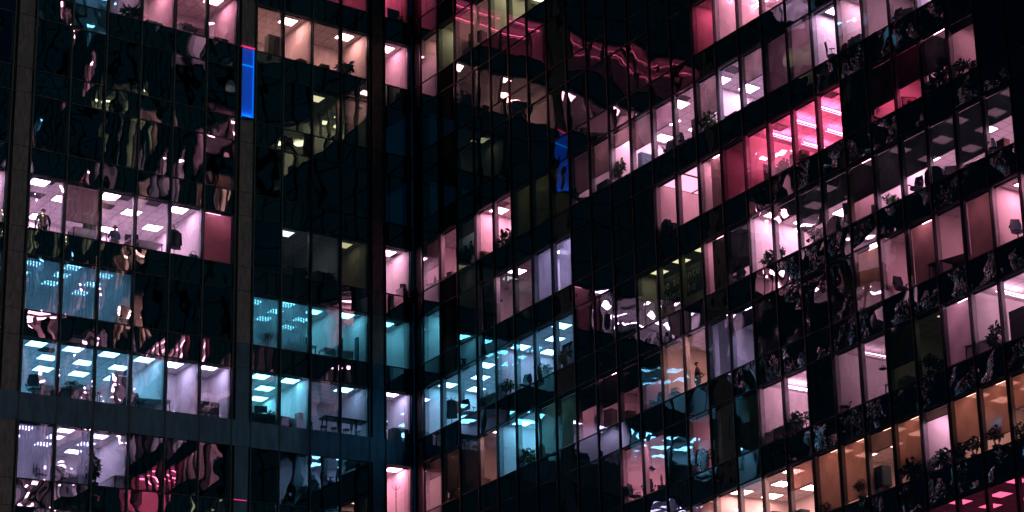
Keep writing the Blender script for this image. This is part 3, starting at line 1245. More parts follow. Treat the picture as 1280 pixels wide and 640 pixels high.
def leafy(b, rnd, n, c, rad, ln, m='leaf'):
    for i in range(n):
        v = Vector((rnd.gauss(0, 1), rnd.gauss(0, 1), rnd.gauss(0, 0.8))).normalized()
        p = Vector(c) + Vector((v.x * rad[0], v.y * rad[1], v.z * rad[2])) * rnd.uniform(0.25, 1.0)
        d = (v + Vector((rnd.uniform(-.6, .6), rnd.uniform(-.6, .6), rnd.uniform(-.7, .5)))).normalized()
        u = d.orthogonal().normalized()
        u = Matrix.Rotation(rnd.uniform(0, 6.3), 3, d) @ u
        l = ln * rnd.uniform(0.6, 1.3)
        wv = u * l * 0.24
        mid = p + d * l * 0.5 + Vector((0, 0, 0.1 * l))
        b.face([p, mid - wv, p + d * l, mid + wv], m)


def b_plant(root, seed, h, rad, n, ln, stems=3):
    rnd = random.Random(seed)
    part(root, 'pot', lambda b: b.lathe([(0, 0), (0.12, 0), (0.17, 0.30), (0.18, 0.30), (0.18, 0.33), (0.15, 0.33), (0.14, 0.29), (0, 0.29)], 'pot', n=16))

    def stem(b):
        for i in range(stems):
            t = rnd.uniform(0, 6.3)
            e = (rad[0] * 0.55 * math.cos(t), rad[1] * 0.55 * math.sin(t), h - rad[2] * rnd.uniform(0.1, 0.9))
            b.tube((0.04 * math.cos(t), 0.04 * math.sin(t), 0.28), e, 0.016, 0.007, 'wood', 6)
    part(root, 'stem', stem)

    def fol(b):
        for i in range(5):
            q = (rnd.uniform(-.5, .5) * rad[0], rnd.uniform(-.5, .5) * rad[1], h - rad[2] + rnd.uniform(-.7, .7) * rad[2])
            leafy(b, rnd, n // 5, q, (rad[0] * .6, rad[1] * .6, rad[2] * .5), ln)
    part(root, 'foliage', fol)


def b_box(root):
    part(root, 'body', lambda b: b.box(-0.21, 0.21, -0.16, 0.16, 0, 0.30, 'card'))
    part(root, 'lid', lambda b: b.box(-0.22, 0.22, -0.17, 0.17, 0.302, 0.37, 'card'))


def b_cabinet(root):
    part(root, 'body', lambda b: b.box(-0.40, 0.40, -0.22, 0.24, 0.04, 0.86, 'teal'))
    for sx in (-1, 1):
        d = part(root, 'door', lambda b: b.box(sx * 0.2 - 0.19, sx * 0.2 + 0.19, -0.245, -0.222, 0.07, 0.83, 'teal'))
        ORG[d.name] = Vector()
        part(d, 'handle', lambda b: b.box(sx * 0.04 - 0.01, sx * 0.04 + 0.01, -0.265, -0.247, 0.45, 0.60, 'black'))
    part(root, 'plinth', lambda b: b.box(-0.38, 0.38, -0.20, 0.22, 0, 0.038, 'black'))


def b_shelf(root):
    rnd = random.Random(5)

    def fr(b):
        for sx in (-1, 1):
            b.box(sx * 0.42 - 0.015, sx * 0.42 + 0.015, -0.15, 0.15, 0, 1.75, 'teal')
        b.box(-0.404, 0.404, 0.13, 0.149, 0.02, 1.74, 'teal')
    part(root, 'frame', fr)
    for i in range(5):
        part(root, 'shelf', lambda b: b.box(-0.403, 0.403, -0.15, 0.128, 0.08 + i * 0.41, 0.10 + i * 0.41, 'teal'))

        def books(b):
            x = -0.39
            while x < 0.33:
                t = rnd.uniform(0.025, 0.06)
                if rnd.random() < 0.8:
                    b.box(x, x + t - 0.002, -0.13, 0.10, 0.101 + i * 0.41, 0.101 + i * 0.41 + rnd.uniform(0.2, 0.31), rnd.choice(['paper', 'navy', 'card', 'black', 'white']))
                x += t
        if i < 4:
            tag(part(root, 'books', books), kind='stuff')


def b_coatstand(root):
    part(root, 'pole', lambda b: b.tube((0, 0, 0.02), (0, 0, 1.78), 0.024, 0.018, 'black', 8))
    for i in range(4):
        t = math.pi / 4 + i * math.pi / 2
        c, s_ = math.cos(t), math.sin(t)
        part(root, 'foot', lambda b: b.tube((0, 0, 0.06), (0.28 * c, 0.28 * s_, 0.015), 0.02, 0.016, 'black', 6))

        def hook(b):
            b.tube((0, 0, 1.60), (0.10 * c, 0.10 * s_, 1.66), 0.012, 0.012, 'black', 6)
            b.tube((0.10 * c, 0.10 * s_, 1.66), (0.20 * c, 0.20 * s_, 1.80), 0.012, 0.014, 'black', 6)
        part(root, 'hook', hook)


def b_coat(root, m='coat', m2='navy'):
    def body(b):
        prof = [(0.05, 0.05, 1.58), (0.24, 0.09, 1.52), (0.27, 0.11, 1.40), (0.27, 0.13, 1.10), (0.29, 0.15, 0.80), (0.31, 0.16, 0.62)]
        pr = None
        for a, c, z in prof:
            cur = [(a * math.cos(2 * math.pi * i / 14), c * math.sin(2 * math.pi * i / 14) * (1 + 0.12 * math.sin(5 * i)), z) for i in range(14)]
            if pr:
                for i in range(14):
                    j = (i + 1) % 14
                    b.face([pr[i], pr[j], cur[j], cur[i]], m)
            pr = cur
        b.face(pr, m)
    part(root, 'body', body)
    for sx in (-1, 1):
        part(root, 'sleeve', lambda b: b.tube((sx * 0.26, 0.0, 1.46), (sx * 0.33, -0.02, 0.86), 0.085, 0.06, m2, 9))


def b_lamp(root):
    part(root, 'base', lambda b: b.lathe([(0, 0), (0.09, 0), (0.09, 0.02), (0, 0.03)], 'black'))
    part(root, 'arm', lambda b: (b.tube((0, 0, 0.02), (0.05, 0, 0.32), 0.012, 0.012, 'black', 6), b.tube((0.05, 0, 0.32), (-0.16, 0, 0.52), 0.012, 0.012, 'black', 6)))
    part(root, 'lamp_shade', lambda b: b.tube((-0.15, 0, 0.53), (-0.27, 0, 0.44), 0.03, 0.09, 'black', 12))


def b_bag(root):
    part(root, 'body', lambda b: b.hexa([(-0.24, -0.09, 0), (0.24, -0.09, 0), (0.24, 0.09, 0), (-0.24, 0.09, 0), (-0.19, -0.05, 0.28), (0.19, -0.05, 0.28), (0.19, 0.05, 0.28), (-0.19, 0.05, 0.28)], 'teal'))

    def handle(b):
        pr = None
        for i in range(9):
            t = math.pi * i / 8
            c = (-0.13 * math.cos(t), 0, 0.27 + 0.19 * math.sin(t))
            if pr:
                b.tube(pr, c, 0.014, 0.014, 'black', 6)
            pr = c
    part(root, 'handle', handle)


def b_books(root):
    rnd = random.Random(3)
    z = 0.0
    for i in range(6):
        t = rnd.uniform(0.03, 0.06)
        a = rnd.uniform(-0.02, 0.02)
        part(root, 'book', lambda b: b.box(-0.16 + a, 0.16 + a, -0.11, 0.11, z, z + t - 0.001, rnd.choice(['navy', 'card', 'black', 'paper'])))
        z += t


def b_vent(root):
    def fr(b):
        h = 0.30
        for x0, x1, y0, y1 in ((-h, h, -h, -h + 0.03), (-h, h, h - 0.03, h), (-h, -h + 0.03, -h + 0.031, h - 0.031), (h - 0.03, h, -h + 0.031, h - 0.031)):
            b.box(x0, x1, y0, y1, -0.03, -0.004, 'vent')
        b.box(-h + 0.031, h - 0.031, -h + 0.031, h - 0.031, -0.008, -0.004, 'black')
    part(root, 'frame', fr)
    for y in (-0.18, -0.06, 0.06, 0.18):
        part(root, 'slat', lambda b: b.box(-0.268, 0.268, y - 0.02, y + 0.02, -0.022, -0.012, 'vent'))


def b_picture(root):
    part(root, 'frame', lambda b: b.box(-0.30, 0.30, 0.0, 0.03, 0, 0.44, 'black'))
    part(root, 'print', lambda b: (b.face([(-0.26, -0.003, 0.04), (0.26, -0.003, 0.04), (0.26, -0.003, 0.40), (-0.26, -0.003, 0.40)], 'paper'),
                                   b.lathe([(0, 0.12), (0.09, 0.16), (0.10, 0.24), (0.06, 0.30), (0, 0.31)], 'red', c=(0.04, -0.004, 0), n=10)))


def b_tv(root):
    part(root, 'screen', lambda b: b.box(-0.62, 0.62, 0, 0.04, 0, 0.72, 'black'))
    part(root, 'bracket', lambda b: b.box(-0.15, 0.15, 0.041, 0.09, 0.2, 0.5, 'vent'))


def b_board(root):
    part(root, 'panel', lambda b: b.box(-0.55, 0.55, 0, 0.02, 0.7, 1.7, 'white'))
    part(root, 'frame', lambda b: (b.box(-0.58, 0.58, 0.005, 0.03, 1.702, 1.73, 'vent'), b.box(-0.58, 0.58, 0.005, 0.03, 0.67, 0.698, 'vent')))
    for sx in (-1, 1):
        part(root, 'leg', lambda b: b.tube((sx * 0.5, 0.05, 1.7), (sx * 0.5, 0.05, 0), 0.018, 0.018, 'vent', 6))


def b_locker(root):
    part(root, 'body', lambda b: b.box(-0.42, 0.42, -0.20, 0.22, 0.05, 1.62, 'vent'))
    for i in range(4):
        d = part(root, 'drawer', lambda b: b.box(-0.39, 0.39, -0.222, -0.201, 0.08 + i * 0.385, 0.44 + i * 0.385, 'vent'))
        ORG[d.name] = Vector()
        part(d, 'handle', lambda b: b.box(-0.09, 0.09, -0.245, -0.223, 0.30 + i * 0.385, 0.325 + i * 0.385, 'black'))
    part(root, 'plinth', lambda b: b.box(-0.40, 0.40, -0.18, 0.20, 0, 0.049, 'black'))


def b_screen(root):
    part(root, 'panel', lambda b: b.box(-0.66, 0.66, -0.02, 0.02, 0.06, 1.18, 'navy'))
    part(root, 'frame', lambda b: (b.box(-0.69, -0.661, -0.025, 0.025, 0.03, 1.21, 'vent'), b.box(0.661, 0.69, -0.025, 0.025, 0.03, 1.21, 'vent'), b.box(-0.66, 0.66, -0.025, 0.025, 1.181, 1.21, 'vent')))
    for sx in (-1, 1):
        part(root, 'foot', lambda b: b.box(sx * 0.6 - 0.03, sx * 0.6 + 0.03, -0.22, 0.22, 0, 0.03, 'vent'))


def b_pendant(root):
    part(root, 'cord', lambda b: b.tube((0, 0, 2.84), (0, 0, 2.10), 0.008, 0.008, 'black', 6))
    part(root, 'lamp_shade', lambda b: b.lathe([(0.03, 2.12), (0.05, 2.10), (0.17, 1.96), (0.18, 1.94), (0.15, 1.95), (0.0, 2.06)], 'black', n=16))


BUILD = dict(locker=b_locker, partition=b_screen, pendant=b_pendant, chair=lambda r: b_chair(r), teal_chair=lambda r: b_chair(r, 'teal'), armchair=b_armchair,
             desk=lambda r: b_desk(r), long_desk=lambda r: b_desk(r, 1.9, 0.74, 'wood'), high=b_hightable, stool=b_stool,
             monitor=b_monitor, lit=b_litmonitor, bush=lambda r: b_plant(r, 1, 0.95, (0.34, 0.34, 0.33), 260, 0.15, 5),
             tall=lambda r: b_plant(r, 2, 1.55, (0.26, 0.26, 0.58), 300, 0.20, 4), palm=lambda r: b_plant(r, 4, 1.25, (0.45, 0.45, 0.42), 130, 0.34, 6),
             low=lambda r: b_plant(r, 8, 0.75, (0.42, 0.36, 0.22), 300, 0.13, 5),
             box=b_box, cabinet=b_cabinet, shelf=b_shelf, stand=b_coatstand, coat=lambda r: b_coat(r), coat2=lambda r: b_coat(r, 'jacket', 'coat_or'),
             lamp=b_lamp, bag=b_bag, books=b_books, vent=b_vent, picture=b_picture, tv=b_tv, board=b_board)

ITEMS = [
    # left wing
    (('desk', 'desk'), 'L', 1, 10, .35, .75, 'white desk', 'desk', 'desks'),
    (('monitor', 'monitor'), 'L', 1, 10, .3, .75, 'black monitor on desk', 'monitor', 'monitors', 180, .745),
    (('desk', 'desk'), 'L', 1, 8, .75, .9, 'white desk', 'desk', 'desks'),
    (('monitor', 'monitor'), 'L', 1, 9, .1, .9, 'black monitor', 'monitor', 'monitors', 160, .6),
    (('stand', 'coat_stand'), 'L', 1, 7, .86, .55, 'black coat stand', 'coat stand', 'coat stands'),
    (('coat', 'hanging_coat'), 'L', 1, 7, .84, .50, 'olive coat on black stand', 'coat', None, 20, .02),
    (('bag', 'handbag'), 'L', 1, 7, .28, .35, 'teal handbag', 'bag', None, 10, .12),
    (('armchair', 'armchair'), 'L', 1, 6, .25, 1.0, 'dark round-backed armchair', 'armchair', 'armchairs', 200),
    (('chair', 'office_chair'), 'L', 2, 9, .35, .55, 'dark office chair', 'chair', 'office chairs', 200),
    (('box', 'storage_box'), 'L', 1, 4, .8, .6, 'brown storage box', 'box', 'storage boxes', 10, 0.3),
    (('bush', 'potted_plant'), 'L', 1, 4, .3, .7, 'bushy potted plant', 'plant', 'potted plants'),
    (('cabinet', 'cabinet'), 'L', 1, 4, .55, .9, 'teal cabinet', 'cabinet', 'cabinets'),
    (('cabinet', 'cabinet'), 'L', 1, 3, .65, .8, 'teal cabinet', 'cabinet', 'cabinets', 8),
    (('low', 'potted_plant'), 'L', 1, 3, .4, .7, 'low spreading potted plant', 'plant', 'potted plants', 0, .2),
    (('monitor', 'monitor'), 'L', 1, 1, .2, .4, 'black monitor', 'monitor', 'monitors', 150, .5),
    (('cabinet', 'cabinet'), 'L', 1, 1, .2, .55, 'teal cabinet', 'cabinet', 'cabinets', 0, -.25),
    (('bush', 'potted_plant'), 'L', 2, 5, .5, .6, 'bushy potted plant', 'plant', 'potted plants'),
    (('desk', 'desk'), 'L', 2, 4, .4, .8, 'white desk', 'desk', 'desks'),
    (('monitor', 'monitor'), 'L', 2, 4, .2, .8, 'black monitor on desk', 'monitor', 'monitors', 0, .745),
    (('shelf', 'bookshelf'), 'L', 2, 3, .25, 1.6, 'teal bookshelf full of books', 'bookshelf', 'bookshelves'),
    (('teal_chair', 'office_chair'), 'L', 3, 11, .62, .5, 'teal office chair', 'chair', 'office chairs', 150),
    (('desk', 'desk'), 'L', 3, 11, .15, .8, 'white desk', 'desk', 'desks', 20),
    (('long_desk', 'desk'), 'L', 3, 10, .5, .75, 'long dark desk', 'desk', 'desks'),
    (('bush', 'potted_plant'), 'L', 3, 10, .62, .8, 'bushy plant on desk', 'plant', 'potted plants', 0, .5, .7),
    (('teal_chair', 'office_chair'), 'L', 3, 10, .2, .45, 'teal office chair', 'chair', 'office chairs', 20),
    (('teal_chair', 'office_chair'), 'L', 3, 8, .75, .6, 'teal office chair', 'chair', 'office chairs', 20),
    (('desk', 'desk'), 'L', 3, 8, .4, .7, 'white desk', 'desk', 'desks', -10),
    (('shelf', 'bookshelf'), 'L', 3, 6, .72, .7, 'teal bookshelf full of books', 'bookshelf', 'bookshelves', 0, -.5),
    (('long_desk', 'desk'), 'L', 3, 5, .45, .7, 'long dark desk', 'desk', 'desks'),
    (('low', 'potted_plant'), 'L', 3, 5, .3, .8, 'low spreading potted plant', 'plant', 'potted plants', 0, .35),
    (('monitor', 'monitor'), 'L', 3, 5, .65, .7, 'black monitor on desk', 'monitor', 'monitors', 160, .745),
    (('desk', 'desk'), 'L', 3, 4, .5, .8, 'white desk', 'desk', 'desks'),
    (('box', 'storage_box'), 'L', 3, 4, .3, .75, 'brown box on desk', 'box', 'storage boxes', 12, .745),
    (('high', 'high_table'), 'L', 3, 3, .05, .35, 'black high table', 'table', 'high tables'),
    (('high', 'high_table'), 'L', 3, 2, .02, .36, 'black high table', 'table', 'high tables'),
    (('stool', 'bar_stool'), 'L', 3, 3, .55, .8, 'black bar stool', 'stool', 'bar stools'),
    (('stool', 'bar_stool'), 'L', 3, 3, .2, .8, 'bar stool by table end', 'stool', 'bar stools'),
    (('stool', 'bar_stool'), 'L', 3, 2, .8, .8, 'black bar stool', 'stool', 'bar stools'),
    (('stool', 'bar_stool'), 'L', 3, 2, .3, .8, 'bar stool by table end', 'stool', 'bar stools'),
    (('cabinet', 'cabinet'), 'L', 3, 1, .52, .4, 'teal two-door cabinet', 'cabinet', 'cabinets'),
    (('chair', 'office_chair'), 'L', 4, 11, .35, .5, 'dark office chair', 'chair', 'office chairs', 30),
    (('chair', 'office_chair'), 'L', 4, 10, .85, .55, 'dark office chair', 'chair', 'office chairs', -20),
    (('desk', 'desk'), 'L', 4, 10, .4, .9, 'white desk', 'desk', 'desks'),
    (('tall', 'potted_plant'), 'L', 4, 9, .92, .5, 'tall potted plant', 'plant', 'potted plants'),
    (('stand', 'coat_stand'), 'L', 4, 1, .62, .45, 'bare black coat stand', 'coat stand', 'coat stands', 20),
    (('books', 'book_stack'), 'L', -2, 8, .5, .4, 'stack of dark books', 'books', 'book stacks', 0, .1),
    (('box', 'storage_box'), 'L', -2, 8, .75, .4, 'brown storage box', 'box', 'storage boxes'),
    (('box', 'storage_box'), 'L', -2, 6, .8, .4, 'brown storage box', 'box', 'storage boxes'),
    (('monitor', 'monitor'), 'L', -2, 6, .5, .4, 'black monitor', 'monitor', 'monitors', 180),
    (('books', 'book_stack'), 'L', -2, 6, .25, .4, 'stack of dark books', 'books', 'book stacks', 30),
    (('palm', 'potted_plant'), 'L', -2, 9, .3, .4, 'spiky potted palm', 'plant', 'potted plants'),
    (('palm', 'potted_plant'), 'L', -2, 2, .8, .45, 'spiky potted palm', 'plant', 'potted plants'),
    (('box', 'storage_box'), 'L', -2, 3, .6, .5, 'brown storage box', 'box', 'storage boxes', 0, .15),
    (('box', 'storage_box'), 'L', -2, 4, .4, .5, 'brown storage box', 'box', 'storage boxes', 20, .1),
    # right wing
    (('chair', 'office_chair'), 'R', 1, 1, .55, .4, 'dark office chair', 'chair', 'office chairs', 60),
    (('books', 'book_stack'), 'R', 1, 2, .62, .4, 'stack of dark books', 'books', 'book stacks', 20, .3),
    (('box', 'storage_box'), 'R', 1, 2, .62, .42, 'brown box under books', 'box', 'storage boxes', 10, -.08),
    (('tall', 'potted_plant'), 'R', 1, 3, .62, .45, 'tall dark potted plant', 'plant', 'potted plants', 0, 0, 1.1),
    (('box', 'storage_box'), 'R', 1, 4, .4, .4, 'brown storage box', 'box', 'storage boxes', 15, .3),
    (('box', 'storage_box'), 'R', 1, 4, .65, .4, 'lower brown storage box', 'box', 'storage boxes', -12, .1),
    (('monitor', 'monitor'), 'R', 1, 5, .35, .4, 'black monitor', 'monitor', 'monitors', 140, .3),
    (('palm', 'potted_plant'), 'R', 1, 5, .75, .45, 'spiky potted palm', 'plant', 'potted plants'),
    (('chair', 'office_chair'), 'R', 1, 9, .6, .45, 'dark office chair', 'chair', 'office chairs', 120),
    (('monitor', 'monitor'), 'R', 1, 10, .45, .45, 'black monitor', 'monitor', 'monitors', 120, .15),
    (('cabinet', 'cabinet'), 'R', 1, 10, .8, .45, 'teal cabinet', 'cabinet', 'cabinets', 0, -.3),
    (('tall', 'potted_plant'), 'R', 1, 11, .45, .4, 'tall leafy potted plant', 'plant', 'potted plants'),
    (('chair', 'office_chair'), 'R', 1, 14, .4, .45, 'dark office chair', 'chair', 'office chairs', 90),
    (('chair', 'office_chair'), 'R', 1, 13, .75, .5, 'dark office chair', 'chair', 'office chairs', 30),
    (('palm', 'potted_plant'), 'R', 1, 15, .6, .4, 'spiky potted palm', 'plant', 'potted plants'),
    (('monitor', 'monitor'), 'R', 1, 16, .35, .4, 'black monitor', 'monitor', 'monitors', 180, .05),
    (('box', 'storage_box'), 'R', 1, 16, .75, .4, 'brown storage box', 'box', 'storage boxes'),
    (('box', 'storage_box'), 'R', 1, 17, .5, .4, 'brown storage box', 'box', 'storage boxes'),
    (('chair', 'office_chair'), 'R', 1, 20, .8, .45, 'dark office chair', 'chair', 'office chairs', 140),
    (('box', 'storage_box'), 'R', 1, 21, .35, .4, 'brown storage box', 'box', 'storage boxes', 0, .2),
    (('cabinet', 'cabinet'), 'R', 1, 21, .8, .45, 'teal cabinet', 'cabinet', 'cabinets', 0, -.3),
    (('books', 'book_stack'), 'R', 1, 22, .5, .4, 'stack of dark books', 'books', 'book stacks', 0, .1),
    (('chair', 'office_chair'), 'R', 1, 23, .25, .4, 'dark office chair', 'chair', 'office chairs', 10),
    (('monitor', 'monitor'), 'R', 1, 23, .7, .4, 'black monitor', 'monitor', 'monitors', 30, .2),
    (('armchair', 'armchair'), 'R', 2, 13, .75, .5, 'dark round-backed armchair', 'armchair', 'armchairs', 170),
    (('bush', 'potted_plant'), 'R', 2, 18, .6, .45, 'bushy potted plant', 'plant', 'potted plants'),
    (('low', 'potted_plant'), 'R', 2, 19, .35, .4, 'low spreading potted plant', 'plant', 'potted plants'),
    (('board', 'whiteboard'), 'R', 2, 22, .75, .6, 'leaning whiteboard on legs', 'whiteboard', 'whiteboards', 70, -.7),
    (('chair', 'office_chair'), 'R', 2, 22, .3, .45, 'dark office chair', 'chair', 'office chairs', 160),
    (('picture', 'picture'), 'R', 2, 23, .5, .5, 'picture of red flower', 'picture', 'pictures', 60, .3),
    (('palm', 'potted_plant'), 'R', 2, 24, .45, .4, 'spiky potted palm', 'plant', 'potted plants'),
    (('tall', 'potted_plant'), 'R', 2, 24, .85, .4, 'tall leafy potted plant', 'plant', 'potted plants'),
    (('bush', 'potted_plant'), 'R', 2, 25, .4, .4, 'bushy potted plant', 'plant', 'potted plants', 0, .1),
    (('low', 'potted_plant'), 'R', 2, 25, .8, .4, 'low spreading potted plant', 'plant', 'potted plants', 0, .1),
    (('coat2', 'hanging_coat'), 'R', 3, 2, .55, .5, 'dark orange-sleeved jacket', 'coat', None, 60, .1),
    (('stand', 'coat_stand'), 'R', 3, 2, .58, .55, 'black coat stand', 'coat stand', 'coat stands'),
    (('chair', 'office_chair'), 'R', 3, 3, .55, .45, 'dark office chair', 'chair', 'office chairs', 200),
    (('monitor', 'monitor'), 'R', 3, 4, .5, .45, 'black monitor', 'monitor', 'monitors', 150, .55),
    (('cabinet', 'cabinet'), 'R', 3, 4, .5, .5, 'teal cabinet under monitor', 'cabinet', 'cabinets', 0, -.3),
    (('bush', 'potted_plant'), 'R', 3, 5, .6, .45, 'bushy potted plant', 'plant', 'potted plants'),
    (('chair', 'office_chair'), 'R', 3, 6, .5, .45, 'dark office chair', 'chair', 'office chairs', 30),
    (('low', 'potted_plant'), 'R', 3, 7, .5, .45, 'low spreading potted plant', 'plant', 'potted plants', 0, .1),
    (('monitor', 'monitor'), 'R', 3, 8, .75, .45, 'black monitor', 'monitor', 'monitors', 120, .25),
    (('bush', 'potted_plant'), 'R', 3, 8, .35, .45, 'bushy potted plant', 'plant', 'potted plants'),
    (('chair', 'office_chair'), 'R', 3, 16, .5, .4, 'dark office chair', 'chair', 'office chairs', 40),
    (('palm', 'potted_plant'), 'R', 3, 17, .85, .42, 'spiky potted palm', 'plant', 'potted plants'),
    (('bush', 'potted_plant'), 'R', 3, 18, .2, .42, 'bushy potted plant', 'plant', 'potted plants'),
    (('lamp', 'desk_lamp'), 'R', 3, 19, .5, .4, 'black desk lamp', 'lamp', 'desk lamps', 0, .1),
    (('low', 'potted_plant'), 'R', 3, 19, .75, .4, 'low spreading potted plant', 'plant', 'potted plants'),
    (('armchair', 'armchair'), 'R', 3, 20, .65, .5, 'dark round-backed armchair', 'armchair', 'armchairs', 180),
    (('low', 'potted_plant'), 'R', 3, 22, .6, .4, 'low spreading potted plant', 'plant', 'potted plants'),
    (('chair', 'office_chair'), 'R', 3, 23, .5, .4, 'dark office chair', 'chair', 'office chairs', 10),
    (('armchair', 'armchair'), 'R', 3, 24, .3, .5, 'dark round-backed armchair', 'armchair', 'armchairs', 200),
    (('monitor', 'monitor'), 'R', 3, 24, .8, .4, 'black monitor', 'monitor', 'monitors', 40, .2),
    (('picture', 'picture'), 'R', 3, 25, .35, .4, 'picture of red flower', 'picture', 'pictures', 10, .0),
    (('box', 'storage_box'), 'R', 3, 26, .6, .4, 'brown storage box', 'box', 'storage boxes', 0, .3),
    (('chair', 'office_chair'), 'R', 3, 26, .3, .4, 'dark office chair', 'chair', 'office chairs', 80),
    (('chair', 'office_chair'), 'R', 4, 22, .7, .4, 'dark office chair', 'chair', 'office chairs', 80),
    (('long_desk', 'desk'), 'R', 4, 24, .55, .55, 'long dark desk', 'desk', 'desks', 15, -.05),
    (('lamp', 'desk_lamp'), 'R', 4, 24, .25, .5, 'black desk lamp', 'lamp', 'desk lamps', 90, .70),
    (('board', 'whiteboard'), 'R', 4, 26, .35, 2.2, 'pale whiteboard on legs', 'whiteboard', 'whiteboards', 90, .4),
    (('teal_chair', 'office_chair'), 'R', 4, 26, .8, .45, 'teal office chair', 'chair', 'office chairs', 60, .15),
    (('low', 'potted_plant'), 'R', 4, 3, .45, .4, 'low spreading potted plant', 'plant', 'potted plants'),
    (('box', 'storage_box'), 'R', 4, 2, .7, .4, 'brown storage box', 'box', 'storage boxes', 0, .4),
    (('palm', 'potted_plant'), 'R', 4, 6, .6, .4, 'spiky potted palm', 'plant', 'potted plants'),
    (('tv', 'wall_screen'), 'R', 5, 12, .5, 2.2, 'black screen on pink wall', 'screen', None, 90, 2.2),
    (('chair', 'office_chair'), 'R', 5, 11, .6, .4, 'dark office chair', 'chair', 'office chairs', 120),
    (('chair', 'office_chair'), 'R', 5, 12, .2, .4, 'dark office chair', 'chair', 'office chairs', 60),
    (('monitor', 'monitor'), 'R', 5, 12, .8, .4, 'black monitor', 'monitor', 'monitors', 140, .4),
    (('palm', 'potted_plant'), 'R', 5, 14, .6, .4, 'spiky potted palm', 'plant', 'potted plants', 0, .3),
    (('desk', 'desk'), 'R', 5, 17, .6, .6, 'white desk', 'desk', 'desks', 10),
    (('palm', 'potted_plant'), 'R', 5, 18, .5, .45, 'spiky potted palm', 'plant', 'potted plants', 0, .2),
    (('chair', 'office_chair'), 'R', 5, 20, .3, .4, 'dark office chair', 'chair', 'office chairs', 60),
    (('bush', 'potted_plant'), 'R', 5, 23, .5, .4, 'bushy potted plant', 'plant', 'potted plants', 0, .1),
    (('low', 'potted_plant'), 'R', 5, 23, .85, .4, 'low spreading potted plant', 'plant', 'potted plants'),
    (('tall', 'potted_plant'), 'R', 5, 25, .75, .4, 'tall leafy potted plant', 'plant', 'potted plants'),
    (('desk', 'desk'), 'R', 5, 25, .4, .6, 'white desk', 'desk', 'desks', 10),
    (('cabinet', 'cabinet'), 'R', 6, 18, .35, .42, 'teal cabinet', 'cabinet', 'cabinets', 0, -.1),
    (('low', 'potted_plant'), 'R', 6, 19, .5, .4, 'low spreading potted plant', 'plant', 'potted plants'),
    (('bush', 'potted_plant'), 'R', 6, 20, .75, .42, 'bushy potted plant', 'plant', 'potted plants', 0, .1),
    (('cabinet', 'cabinet'), 'R', 6, 21, .45, .6, 'teal cabinet', 'cabinet', 'cabinets', 0, .5),
    (('palm', 'potted_plant'), 'R', 6, 22, .6, .4, 'spiky potted palm', 'plant', 'potted plants'),
    (('bush', 'potted_plant'), 'R', 6, 22, .9, .4, 'bushy potted plant', 'plant', 'potted plants'),
    (('bush', 'potted_plant'), 'R', 6, 23, .4, .4, 'bushy potted plant', 'plant', 'potted plants'),
    (('palm', 'potted_plant'), 'R', 6, 23, .75, .4, 'spiky potted palm', 'plant', 'potted plants'),
    (('tall', 'potted_plant'), 'R', 6, 24, .35, .4, 'tall leafy potted plant', 'plant', 'potted plants', 0, -.3),
    (('bush', 'potted_plant'), 'R', 6, 24, .75, .4, 'bushy potted plant', 'plant', 'potted plants'),
    (('lit', 'monitor'), 'R', 6, 25, .62, .5, 'lit pale blue monitor', 'monitor', None, -15, .85),
    (('bush', 'potted_plant'), 'R', 6, 25, .5, .4, 'bushy potted plant', 'plant', 'potted plants'),
    (('low', 'potted_plant'), 'R', 6, 26, .4, .4, 'low spreading potted plant', 'plant', 'potted plants'),
]
_has = {(i[1], i[2], i[3]) for i in ITEMS}
_extra = [(('locker', 'filing_cabinet'), 'grey four-drawer filing cabinet', 'filing cabinet', 'filing cabinets'),
          (('shelf', 'bookshelf'), 'teal bookshelf full of books', 'bookshelf', 'bookshelves'),
          (('partition', 'privacy_screen'), 'dark privacy screen', 'privacy screen', 'privacy screens'),
          (('desk', 'desk'), 'white desk', 'desk', 'desks'),
          (('chair', 'office_chair'), 'dark office chair', 'chair', 'office chairs'),
          (('pendant', 'pendant_lamp'), 'unlit black pendant lamp', 'pendant lamp', 'pendant lamps'),
          (('box', 'storage_box'), 'brown storage box', 'box', 'storage boxes'),
          (('books', 'book_stack'), 'stack of dark books', 'books', 'book stacks')]
r3 = random.Random(11)
for r in ROOMS:
    if r.get('far') or r['lay'] == 'front':
        continue
    for n in range(r['a'], r['b'] + 1):
        w, k = r['w'], r['k']
        a, b = win(w, n)
        px, py = project(P(w, (a + b) / 2, 0, zsill(w, k) + 0.6))
        bl_ = W.get((w, k, n))
        if not (-5 < px < 1285 and -5 < py < 650) or (bl_ and bl_['to'] > 0.7):
            continue
        for q in range(2):
            if (w, k) != ('L', 1) and (w, k, n) not in ((('R', 4, 14)), ('L', 3, 7), ('L', 3, 1), ('R', 2, 20), ('R', 2, 17)) and r3.random() < (0.5 if (w, k, n) not in _has else 0.16):
                e = r3.choice(_extra)
                dd = r3.uniform(0.5, 0.9) if e[0][0] not in ('locker', 'shelf', 'partition', 'pendant') else r3.uniform(0.8, min(1.6, r['D'] - 0.5))
                lf = r3.choice((0.2, 0.35, 0.5)) if e[0][0] in ('box', 'books') else 0.0
                if not any(i[1:4] == (w, k, n) and i[6] == e[1] for i in ITEMS):
                    ITEMS.append((e[0], w, k, n, r3.uniform(0.15, 0.85), dd, e[1], e[2], e[3], r3.choice((0, 90, -90, 180, 20)), lf))
seen_l = {}
